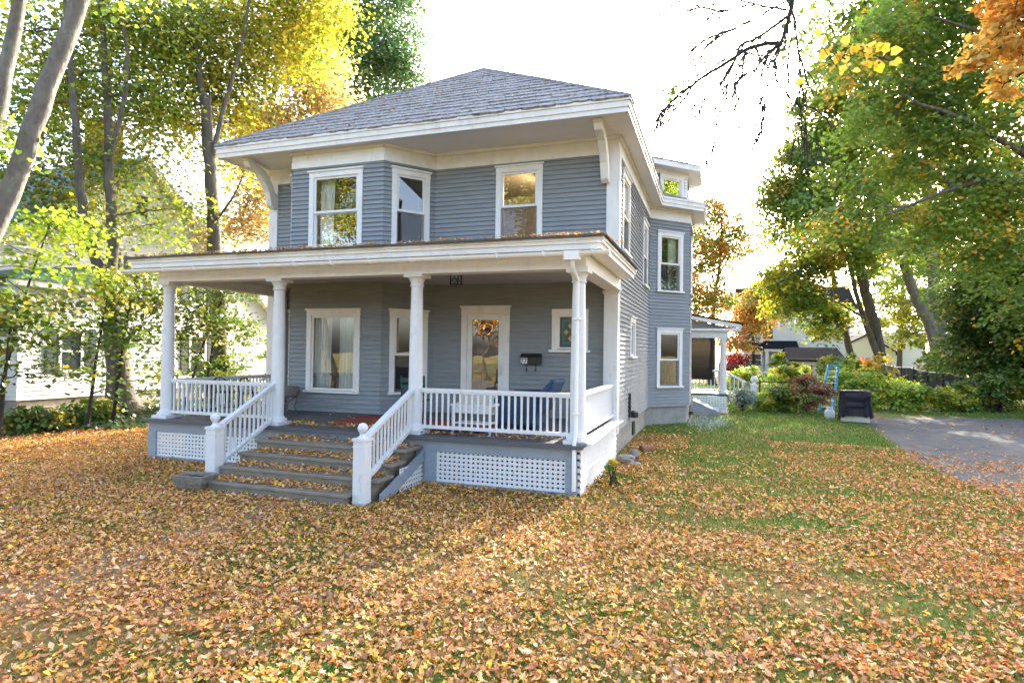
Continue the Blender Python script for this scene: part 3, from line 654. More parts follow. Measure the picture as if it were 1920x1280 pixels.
# mailbox with the house number
t = empty('mailbox', (-3.66,12.115,1.86), label='black wall mailbox numbered 77 beside the front door', cat='mailbox')
mb = MB(); mb.prism([(-.215,-.13,.0),(-.215,-.135,.14),(-.215,-.0,.2),(-.215,-.0,.0)], (.43,0,0)); piece(mb, 'box', M['black'], t, bevel=.006)
mb = MB(); mb.prism([(-.222,-.145,.145),(-.222,-.15,.165),(-.222,-.0,.226),(-.222,-.0,.205)], (.444,0,0)); piece(mb, 'lid', M['black'], t)
for x in (-.1,.1):
    mb = MB(); mb.tube([(x,-.03,0),(x,-.05,-.08),(x,-.03,-.12),(x,-.075,-.145),(x-.01,-.1,-.12)], .009, 6); piece(mb, 'hook', M['black'], t)
mb = MB(); mb.box(-.2,-.06,-.1395,-.1365,.012,.132); pl = piece(mb, 'number_plate', M['white'], t)
for x in (-.195,-.128):
    mb = MB(); y = -.1415; mb.box(x,x+.056,y,y+.0015,.105,.122); mb.prism([(x+.056,y,.105),(x+.038,y,.105),(x+.006,y,.022),(x+.024,y,.022)], (0,.0015,0)); piece(mb, 'numeral', M['black'], pl)
# ceiling lantern
t = empty('porch_lantern', (-4.5,10.05,3.56), label='small black four sided lantern on the porch ceiling', cat='lantern')
mb = MB(); mb.lathe([(.06,-.03),(.06,0)], seg=12); mb.lathe([(.015,-.06),(.015,-.03)], seg=8); piece(mb, 'mount', M['black'], t)
mb = MB(); s = .075
for a, b in ((-s,-s),(s,-s),(s,s),(-s,s)): mb.box(a-.008,a+.008,b-.008,b+.008,-.23,-.07)
mb.box(-s-.01,s+.01,-s-.01,s+.01,-.245,-.23); mb.box(-s-.012,s+.012,-s-.012,s+.012,-.07,-.055)
for y in (-s,s): mb.bar((-s,y,-.225),(0,y,-.09),.01,.01); mb.bar((s,y,-.225),(0,y,-.09),.01,.01)
piece(mb, 'cage', M['black'], t)
mb = MB(); mb.box(-s+.012,s-.012,-s+.012,s-.012,-.228,-.072); piece(mb, 'glass', M['glass'], t)
# wicker stand
t = empty('wicker_stand', (-8.72,10.72,ZF), label='weathered grey wicker stand with curled legs under the porch picture window', cat='plant stand')
mb = MB(); mb.lathe([(.2,.34),(.255,.36),(.265,.45),(.25,.54),(.235,.56),(.2,.545),(.19,.5)], seg=24); piece(mb, 'basket_top', M['wicker'], t, smooth=True)
for k in range(4):
    a = math.pi/4+k*math.pi/2; c, s = math.cos(a), math.sin(a); mb = MB()
    mb.tube([(c*.19,s*.19,.36),(c*.2,s*.2,.22),(c*.16,s*.16,.12),(c*.19,s*.19,.04),(c*.25,s*.25,.0)], .016, 7); mb.tube([(c*.18,s*.18,.33),(c*.08,s*.08,.24),(0,0,.22)], .01, 5); piece(mb, 'leg', M['wicker'], t)
# red rug
mb = MB(); rrg = np.random.default_rng(5); nx, ny = 30, 12
for j in range(ny+1):
    for i in range(nx+1): mb.v.append((-6.75+3.1*i/nx, 9.35+1.3*j/ny, ZF+.012+.006*rrg.random()))
for j in range(ny):
    for i in range(nx): a = j*(nx+1)+i; mb.f.append((a,a+1,a+nx+2,a+nx+1)); mb.m.append(0)
o = mb.build('rug', M['rug'], None, smooth=True); md = o.modifiers.new('thick','SOLIDIFY'); md.thickness = .01; md.offset = 1
tag(o, 'long faded red rug lying on the grey porch floor', 'rug')
# green ladder back chair
t = empty('porch_chair', (-5.2,9.95,ZF), .15, label='dark green ladder back chair behind the third porch column', cat='chair')
for sx in (-.21,.21):
    mb = MB(); mb.tube([(sx,-.2,0),(sx,-.2,.43),(sx*1.02,-.27,.9)], .02, 8); piece(mb, 'leg', M['greenp'], t)
    mb = MB(); mb.tube([(sx,.2,0),(sx,.2,.43)], .02, 8); piece(mb, 'leg', M['greenp'], t)
mb = MB(); mb.box(-.23,.23,-.22,.22,.43,.46); piece(mb, 'seat', M['greenp'], t)
mb = MB()
for z in (.58,.7,.82): mb.bar((-.2,-.2-.07*(z-.43)/.47,z),(.2,-.2-.07*(z-.43)/.47,z),.02,.075)
mb.bar((-.2,-.2,.2),(.2,-.2,.2),.02,.02); mb.bar((-.2,.2,.2),(.2,.2,.2),.02,.02); piece(mb, 'backrest', M['greenp'], t)
# white side table
t = empty('side_table', (-3.72,9.12,ZF), label='white painted side table with low shelf behind the front railing', cat='table')
mb = MB(); mb.box(-.36,.36,-.16,.2,.47,.5); piece(mb, 'tabletop', M['white'], t)
mb = MB(); mb.box(-.33,.33,-.14,-.12,.36,.468); mb.box(-.33,.33,.16,.18,.36,.468); piece(mb, 'apron', M['white'], t)
mb = MB(); mb.box(-.31,.31,-.12,.16,.18,.205); piece(mb, 'shelf', M['white'], t)
for x in (-.32,.32):
    for y in (-.13,.17): mb = MB(); mb.tube([(x,y,0),(x,y,.2),(x,y,.468)], [.016,.024,.026], 8); piece(mb, 'leg', M['white'], t)
# blue wicker armchair, facing left
t = empty('wicker_armchair', (-3.2,10.35,ZF), label='dark blue wicker armchair facing left behind the front railing', cat='armchair')
mb = MB(); mb.box(-.42,.3,-.36,.36,.05,.4); piece(mb, 'seat', M['bluew'], t, bevel=.04)
mb = MB(); mb.prism([(.25,-.4,.3),(.36,-.4,.3),(.62,-.34,.86),(.52,-.34,.9)], (0,.74,0)); piece(mb, 'backrest', M['bluew'], t, bevel=.03)
for y in (-.4,.4):
    mb = MB(); mb.tube([(-.42,y,.1),(-.45,y,.52),(-.38,y,.6),(.1,y,.62),(.34,y,.6),(.52,y*.9,.8)], .045, 8); mb.box(-.4,.3,y-.02,y+.02,.12,.58); piece(mb, 'armrest', M['bluew'], t)
for x in (-.4,.28):
    for y in (-.34,.34): mb = MB(); mb.tube([(x,y,0),(x,y,.06)], .03, 8); piece(mb, 'leg', M['bluew'], t)
# two black metal chairs
def metal_chair():
    t = empty('metal_chair', (0,0,0), label='x', cat='chair', group='black metal chairs on the left of the porch')
    for sx in (-.2,.2):
        mb = MB(); mb.tube([(sx,.2,0),(sx,.19,.44)], .012, 6); piece(mb, 'leg', M['black'], t)
        mb = MB(); mb.tube([(sx,-.24,0),(sx,-.2,.44)], .012, 6); piece(mb, 'leg', M['black'], t)
    mb = MB(); mb.lathe([(.02,.43),(.24,.43),(.25,.445),(.24,.455),(.02,.45)], seg=18); piece(mb, 'seat', M['black'], t)
    mb = MB(); mb.tube([(.2*math.cos(a) if 0 <= a <= math.pi else 0, -.22-.03*math.sin(a), .52+.24*math.sin(a)) for a in np.linspace(0,math.pi,11)], .014, 6)
    mb.tube([(.2,-.2,.44),(.2,-.22,.52)], .014, 6); mb.tube([(-.2,-.2,.44),(-.2,-.22,.52)], .014, 6)
    for x in (-.1,0,.1): mb.tube([(x,-.2,.45),(x,-.25,.52+.24*math.sqrt(1-(x/.2)**2))], .007, 5)
    piece(mb, 'backrest', M['black'], t); return t
ch = metal_chair(); ch.location = (-9.62,10.0,ZF); ch.rotation_euler.z = .1; ch['label'] = 'black metal chair with arched back nearer the left end of the porch'
c2 = copy_tree(ch); c2.location = (-8.98,10.05,ZF); c2.rotation_euler.z = -.15; c2['label'] = 'black metal chair with arched back nearer the stair railing'
# stone trough planter
t = empty('stone_planter', (-7.3,7.0,0), .12, label='square mossy stone trough planter at the foot of the left newel post', cat='planter')
mb = MB(); a, b, hh = .24, .17, .24
O0 = [(-a*.68,-b*.68,-.02),(a*.68,-b*.68,-.02),(a*.68,b*.68,-.02),(-a*.68,b*.68,-.02)]; O1 = [(-a,-b,.15),(a,-b,.15),(a,b,.15),(-a,b,.15)]; O2 = [(-a*1.06,-b*1.06,hh),(a*1.06,-b*1.06,hh),(a*1.06,b*1.06,hh),(-a*1.06,b*1.06,hh)]
I2 = [(x*.8,y*.76,z) for x,y,z in O2]; I1 = [(x*.7,y*.65,hh-.07) for x,y,z in O2]
mb.add(O0+O1+O2+I2+I1, [(0,3,2,1)]+[(q*4+i,q*4+(i+1)%4,q*4+4+(i+1)%4,q*4+4+i) for q in range(4) for i in range(4)]+[(16,17,18,19)])
o = piece(mb, 'trough', M['stone'], t, bevel=.012)
mb = MB(); mb.add([(x*.78,y*.74,hh-.045) for x,y,z in O2], [(0,1,2,3)]); piece(mb, 'soil', M['soil'], t)
# stones and clay pipe near the porch corner
def rock(name, loc, s, label, m='stone', seed=0):
    rg = np.random.default_rng(seed); mb = MB(); pr = []
    n, k = 10, 6
    for i in range(k+1):
        th = math.pi*i/k
        for j in range(n):
            ph = 2*math.pi*j/n; r = 1+rg.uniform(-.16,.16)
            mb.v.append((s[0]*r*math.sin(th)*math.cos(ph), s[1]*r*math.sin(th)*math.sin(ph), s[2]*(1+.9*math.cos(th)*r)-.01))
    for i in range(k):
        for j in range(n): mb.f.append((i*n+j,i*n+(j+1)%n,(i+1)*n+(j+1)%n,(i+1)*n+j)); mb.m.append(0)
    o = mb.build(name, M[m]); o.location = loc; tag(o, label, 'stone', 'rubble beside the porch corner'); return o
rock('stone', (-1.62,11.75,0), (.17,.13,.1), 'upright pale stone against the porch side wall', 'found', 1); rock('stone', (-1.5,12.0,0), (.11,.16,.14), 'mossy stone resting beside the house foundation', 'stone', 2); rock('stone', (-1.42,11.5,0), (.12,.09,.05), 'low flat stone nearest the porch corner on the lawn', 'found', 3)
t = MB(); t.tube([(-1.5,13.1,.07),(-1.3,13.28,.08)], [.09,.09], 14); o = t.build('clay_pipe', M['terra']); tag(o, 'short brown clay drain pipe on the ground by the foundation', 'pipe')

# ---------------------------------------------------------------- garden things
# covered barbecue
t = empty('covered_grill', (4.25,21.9,0), -.25, label='barbecue grill under a crumpled black vinyl cover beside the driveway', cat='grill')
nx, nz = 72, 26; mb = MB()
def cov(u, z):   # closed loop round a rounded box, hanging in soft folds
    w, d = .46, .32; p = 2*math.pi*u
    cx, cy = math.copysign(abs(math.cos(p))**.3, math.cos(p)), math.copysign(abs(math.sin(p))**.3, math.sin(p))
    fold = .05*(1-z)**.8*(math.sin(11*p+1.3)+.6*math.sin(19*p+2.5*z))+.02*math.sin(7*p-5*z)+.012*math.sin(23*p+8*z)
    k = .93+.1*(1-z)+fold
    return cx*w*k, cy*d*k
for j in range(nz+1):
    z = j/nz
    for i in range(nx):
        u = i/nx; x, y = cov(u, z); hem = .1+.13*max(0,math.sin(2*math.pi*u+2.6))+.025*math.sin(11*u*6.28)
        zz = hem+(1.02-hem)*z-.05*z**6*(x*1.2)**2
        if y < -.2:   # a slack swag across the front
            q = (x-.12)/.34; swag = .86-.34*(1-q*q) if abs(q) < 1 else 9; y += -.06*math.exp(-((zz-swag)/.05)**2)+.05*math.exp(-((zz-swag-.1)/.07)**2)
        mb.v.append((x,y,zz))
for s in (.8,.45,.1):
    for i in range(nx):
        x, y = cov(i/nx, 1); mb.v.append((x*s, y*s, 1.035+.012*math.sin(6*x*s)+.02*(1-s)))
R_ = nz+1+3
for j in range(R_-1):
    for i in range(nx): mb.f.append((j*nx+i,j*nx+(i+1)%nx,(j+1)*nx+(i+1)%nx,(j+1)*nx+i)); mb.m.append(0)
mb.f.append(tuple((R_-1)*nx+i for i in range(nx))); mb.m.append(0)
piece(mb, 'cover', M['cover'], t, smooth=True)
mb = MB(); mb.box(-.4,.4,-.24,.24,.03,.5); piece(mb, 'cabinet', M['cream'], t, bevel=.01)
for x in (-.35,.35): mb = MB(); mb.lathe([(.05,-.02),(.06,0),(.05,.02)], seg=14); w = piece(mb, 'wheel', M['black'], t); w.rotation_euler = (0,math.pi/2,0); w.location = (x,-.18,.055)
# propane tank
t = empty('propane_tank', (3.62,22.6,0), label='small white propane tank standing left of the covered grill', cat='gas tank')
mb = MB(); mb.lathe([(.12,0),(.12,.03),(.1,.035),(.15,.07),(.155,.12),(.155,.25),(.13,.31),(.06,.34),(.03,.345)], seg=20); piece(mb, 'cylinder', M['tank'], t, smooth=True)
mb = MB(); mb.lathe([(.1,.32),(.105,.42),(.095,.425),(.095,.33)], seg=16); piece(mb, 'collar', M['tank'], t)
mb = MB(); mb.lathe([(.02,.34),(.025,.4),(.015,.41)], seg=8); piece(mb, 'valve', M['alu'], t)
# blue stepladder, folded and leaning back on the fence post
t = empty('stepladder', (4.0,25.75,0), .12, label='bright blue folded stepladder leaning against the black fence post', cat='ladder')
top = Vector((.42,.55,1.72)); up_ = Vector((-.2,-.95,.25))
for nm, off in (('front',0),('rear',.09)):
    for sx in (-1,1):
        mb = MB(); mb.bar((sx*.24,off,0),(top.x+sx*.17,top.y+off*.4,top.z),.085,.045,(0,-1,.3)); piece(mb, 'rail', M['ladder'], t)
for k in range(7):
    f = (k+.8)/7.6; wdt = .22-.06*f; mb = MB(); x, y, z = top.x*f, top.y*f, top.z*f; mb.box(x-wdt,x+wdt,y-.05,y+.03,z-.014,z+.014); piece(mb, 'step', M['alu'], t)
mb = MB(); mb.box(top.x-.21,top.x+.21,top.y-.06,top.y+.09,top.z,top.z+.07); piece(mb, 'cap', M['ladder'], t, bevel=.01)
# chain link fences
def chain_fence(name, label, pts, h, posts, fabric=False, sag=0, dip=0, step=.11, gate=False):
    t = empty(name, (pts[0][0],pts[0][1],0), label=label, cat='fence', group='black garden fences'); ox, oy = pts[0][0], pts[0][1]
    a, b = Vector((0,0,0)), Vector((pts[1][0]-ox, pts[1][1]-oy, 0)); L_ = (b-a).length; u = b/L_
    top = lambda s: h+dip*s/L_-sag*abs(math.sin(math.pi*s/L_*3))
    for k in range(posts):
        s = L_*k/(posts-1); p = u*s; mb = MB(); mb.tube([p, p+Vector((0,0,top(s)+.05))], .035, 8); mb.lathe([(.04,0),(.03,.03),(.005,.045)], p+Vector((0,0,top(s)+.05)), 8); piece(mb, 'post', M['mesh'], t)
    mb = MB(); ss = np.linspace(0,L_,25); mb.tube([u*s+Vector((0,0,top(s))) for s in ss], .022, 6)
    if gate: mb.tube([u*s+Vector((0,0,.06)) for s in ss], .018, 6)
    piece(mb, 'top_rail', M['alu'] if fabric else M['mesh'], t)
    mb = MB(); nrm = Vector((-u.y,u.x,0))
    if fabric:
        K_ = 60
        for i in range(K_+1):
            s = L_*i/K_; o = nrm*(.02*math.sin(i*1.1)+.015*math.sin(i*2.7)+.03); mb.v.append(tuple(u*s+o+Vector((0,0,.03)))); mb.v.append(tuple(u*s+o+Vector((0,0,top(s)-.03-.03*random.random()))))
        for i in range(K_): mb.f.append((2*i,2*i+2,2*i+3,2*i+1)); mb.m.append(0)
        o = piece(mb, 'privacy_fabric', M['fabric'], t); o.modifiers.new('thick','SOLIDIFY').thickness = .006
    else:
        s = -h
        while s < L_:
            for d in (1,-1):
                s0, s1 = (max(0,s), min(L_,s+h)); 
                if s1 > s0:
                    z0, z1 = (s0-s, s1-s) if d == 1 else (h-(s0-s), h-(s1-s)); mb.bar(u*s0+Vector((0,0,z0)), u*s1+Vector((0,0,z1)), .007, .007)
            s += step
        piece(mb, 'wire_mesh', M['mesh'], t)
    return t
chain_fence('chain_link_fence', 'low black chain link fence beside the back porch stairs', [(1.62,25.4),(4.35,26.3)], 1.08, 3, gate=True)
chain_fence('chain_link_fence', 'far black chain link fence crossing the lawn before the distant houses', [(.2,40.5),(9.5,43.8)], 1.5, 6)
chain_fence('privacy_fence', 'black fabric covered fence sagging along the bushes right of the grill', [(9.6,42.5),(10.6,28.5)], 1.75, 9, fabric=True, sag=.1, dip=-.5)

# ---------------------------------------------------------------- the neighbours
def simple_window(fr, s0, s1, z0, z1, parent, m='nwhite', shutters=False, lift=.0):
    mb = MB(); c = .09
    for a in ((s0,s0+c,z0,z1),(s1-c,s1,z0,z1),(s0+c,s1-c,z1-c,z1),(s0+c,s1-c,z0,z0+c),(s0+c,s1-c,(z0+z1)/2-.03,(z0+z1)/2+.03)): mb.lbox(fr, a[0],a[1],a[2],a[3], .0, .085+lift)
    w = part(mb, 'window', M[m], parent)
    mb = MB(); mb.lbox(fr, s0+c,s1-c,z0+c,z1-c,-.005,.056); part(mb, 'pane', M['glass_far'], w)
    if shutters:
        for a, b in ((s0-.42,s0-.03),(s1+.03,s1+.42)):
            mb = MB(); mb.lbox(fr, a, b, z0, z1, .02, .07)
            for k in range(9): mb.lbox(fr, a+.05, b-.05, z0+.06+k*(z1-z0-.1)/9, z0+.06+(k+.6)*(z1-z0-.1)/9, .07, .08)
            part(mb, 'shutter', M['shutter'], w)
nb = empty('clapboard_house', (-24,16,0), label='white clapboard house with green shutters behind the trees on the left', cat='house')
XW = -21.0; yL, yR, yP, ze, zp = 10.2, 24.3, 17.2, 3.85, 9.15
fw = frame((XW,yL),(XW,yR))
mb = MB(); e = .14; n = int((zp-.45)/e)
for i in range(n):
    z0 = .45+i*e; zm = z0+e
    if zm < ze: a, b = 0, fw.len
    else: q = (zm-ze)/(zp-ze); a, b = q*(yP-yL), fw.len-q*(yR-yP)
    if b-a < .1: break
    P = [fw(s, z, o) for s in (a, b) for (z, o) in ((z0,.045),(z0+e+.015,.01),(z0+e+.015,-.03),(z0+.05,-.03),(z0+.05,.015),(z0,.027))]
    mb.add(P, [(0,1,2,3,4,5),(11,10,9,8,7,6),(0,6,7,1),(1,7,8,2),(3,9,10,4),(4,10,11,5),(5,11,6,0)])
mb.box(-31,XW-.03,yL,yL+.1,.4,ze); mb.box(-31,XW-.03,yR-.1,yR,.4,ze)
part(mb, 'wall', M['nwhite'], nb)
mb = MB(); mb.box(-31,XW-.04,yL+.05,yR-.05,-.1,.45); part(mb, 'foundation', M['found'], nb)
mb = MB()
for (ya, za, yb, zb) in ((yL-.5,ze-.38,yP,zp+.02),(yR+.5,ze-.38,yP,zp+.02)):
    mb.prism([(XW+.4,ya,za),(XW+.4,yb,zb),(XW+.4,yb,zb+.2),(XW+.4,ya,za+.2)], (-10.4,0,0))
part(mb, 'roof', M['ngreen'], nb)
mb = MB()
for (ya, za, yb, zb) in ((yL-.5,ze-.38,yP,zp+.02),(yR+.5,ze-.38,yP,zp+.02)):
    mb.prism([(XW+.41,ya,za-.14),(XW+.41,yb,zb-.16),(XW+.41,yb,zb+.12),(XW+.41,ya,za+.1)], (.04,0,0)); mb.prism([(XW,ya,za-.02),(XW,yb,zb-.02),(XW,yb,zb-.005),(XW,ya,za-.005)], (.4,0,0))
mb.box(XW,XW+.45,yR-.1,yR+.5,ze-.5,ze-.36); part(mb, 'rake_board', M['nwhite'], nb)
mb = MB(); mb.box(-23.2,-22.3,16.6,17.5,8.6,10.7); mb.box(-23.27,-22.23,16.53,17.57,10.702,10.85); part(mb, 'chimney', M['brick'], nb)
for (s0,s1,z0,z1) in ((6.25,7.15,4.15,5.6),(9.35,10.2,3.9,5.4),(9.4,10.3,1.0,2.65),(6.7,7.4,7.0,8.0)): simple_window(fw, s0, s1, z0, z1, nb, shutters=z0 < 6.5)
# its one storey front wing
fq = frame((-19.9,12.4),(-19.9,15.2)); mb = MB(); clap(mb, fq, .45, 3.9, e=.14); clap(mb, frame((-26,12.4),(-19.9,12.4)), .45, 3.9, e=.14); clap(mb, frame((-19.9,15.2),(-21,15.2)), .45, 3.9, e=.14); part(mb, 'wing_wall', M['nwhite'], nb)
mb = MB(); mb.lbox(fq,-.02,.14,.45,3.9,0,.04); mb.lbox(fq,fq.len-.14,fq.len+.02,.45,3.9,0,.04); mb.lbox(fq,-.3,fq.len+.3,3.9,4.08,-.1,.35); part(mb, 'wing_trim', M['nwhite'], nb)
mb = MB(); mb.prism([(-19.5,12.0,4.09),(-19.5,15.5,4.09),(-21.0,15.5,4.9),(-26,12.0,4.9)], (0,0,.06)); part(mb, 'wing_roof', M['ngreen'], nb)
mb = MB(); mb.box(-26,-19.95,12.45,15.15,-.1,.45); part(mb, 'wing_foundation', M['found'], nb)
simple_window(fq, 1.15, 1.95, 1.25, 2.65, nb, shutters=True)
# distant houses beyond the back fence
M['farwhite'].name = 'pale_grey_siding'
hb = empty('distant_house', (4.5,66,0), label='pale grey two storey house with small porch seen beyond the back fence', cat='house')
def block(x0,x1,y0,y1,z0,z1,m,name,par): mb = MB(); mb.box(x0,x1,y0,y1,z0,z1); return part(mb, name, M[m], par)
f1 = frame((2.5,66),(12.3,66)); mb = MB(); clap(mb, f1, 0, 6.6, e=.2); mb.box(2.5,12.3,66.05,74,0,6.6); part(mb, 'wall', M['farwhite'], hb)
mb = MB(); mb.prism([(1.9,65.4,6.6),(12.9,65.4,6.6),(12.9,70,9.2),(1.9,70,9.2)], (0,0,.2)); mb.prism([(1.9,74.6,6.6),(12.9,74.6,6.6),(12.9,70,9.2),(1.9,70,9.2)], (0,0,.2)); part(mb, 'roof', M['roof_grey'], hb)
for s in (1.9,6.6): simple_window(f1, s, s+1.1, 3.7, 5.4, hb)
mb = MB(); mb.box(2.6,4.4,64.6,66,0,2.6); part(mb, 'bay', M['farwhite'], hb); f2 = frame((2.6,64.6),(4.4,64.6)); simple_window(f2,.1,.88,1.0,2.3,hb); simple_window(f2,.92,1.7,1.0,2.3,hb)
mb = MB(); mb.prism([(2.4,64.4,2.6),(4.6,64.4,2.6),(4.6,66,3.3),(2.4,66,3.3)], (0,0,.1)); mb.prism([(4.5,63.8,2.75),(7.6,63.8,2.75),(7.6,66,3.5),(4.5,66,3.5)], (0,0,.1)); part(mb, 'porch_roof', M['roof_grey'], hb)
mb = MB()
for x in (4.6,7.4): mb.box(x,x+.28,63.9,64.2,0,2.75)
mb.box(4.5,7.7,63.85,64.1,2.5,2.748); mb.box(4.5,7.7,63.9,66,-.1,.25); part(mb, 'porch_post', M['nwhite'], hb)
mb = MB(); mb.lbox(f1,3.2,4.2,.3,2.4,0,.06); part(mb, 'door', M['glass_far'], hb)
gb = empty('garage', (8.5,56,0), label='cream garage with charcoal roof beyond the back fence', cat='garage')
f3 = frame((5.7,54.5),(9.6,54.5)); mb = MB(); clap(mb, f3, 0, 1.7, e=.2); mb.box(5.7,9.6,54.55,60,0,1.7); part(mb, 'wall', M['cream'], gb)
mb = MB(); mb.prism([(5.4,54.1,1.66),(9.9,54.1,1.66),(9.7,57.2,2.7),(5.6,57.2,2.7)], (0,0,.14)); mb.prism([(5.4,60.3,1.66),(9.9,60.3,1.66),(9.7,57.2,2.7),(5.6,57.2,2.7)], (0,0,.14)); part(mb, 'roof', M['roof_grey'], gb)
for s in (1.0,2.6): simple_window(f3, s, s+.6, .6, 1.3, gb, 'cream')
hw = empty('distant_house', (15,76,0), label='bright white house with low gabled wing behind the leaning trunks', cat='house')
f4 = frame((10.5,78),(22,78)); mb = MB(); clap(mb, f4, 0, 4.6, e=.22); mb.box(10.5,22,78.05,86,0,4.6); part(mb, 'wall', M['nwhite'], hw)
mb = MB(); mb.prism([(10,77.4,4.6),(22.5,77.4,4.6),(22.5,82,6.6),(10,82,6.6)], (0,0,.2)); part(mb, 'roof', M['nwhite'], hw)
f5 = frame((11.6,71),(17.4,71)); mb = MB(); mb.prism([(11.6,71,0),(17.4,71,0),(17.4,71,2.6),(14.8,71,4.3),(11.6,71,2.6)], (0,6.9,0)); part(mb, 'wing', M['farwhite'], hw)
mb = MB(); mb.prism([(11.2,70.7,2.4),(14.8,70.7,4.35),(14.8,70.7,4.5),(11.2,70.7,2.55)], (0,7,0)); mb.prism([(17.8,70.7,2.3),(14.8,70.7,4.35),(14.8,70.7,4.5),(17.8,70.7,2.45)], (0,7,0)); part(mb, 'wing_roof', M['roof_grey'], hw)
for s in (.8,3.6): simple_window(f5, s, s+1.2, .9, 2.1, hw)
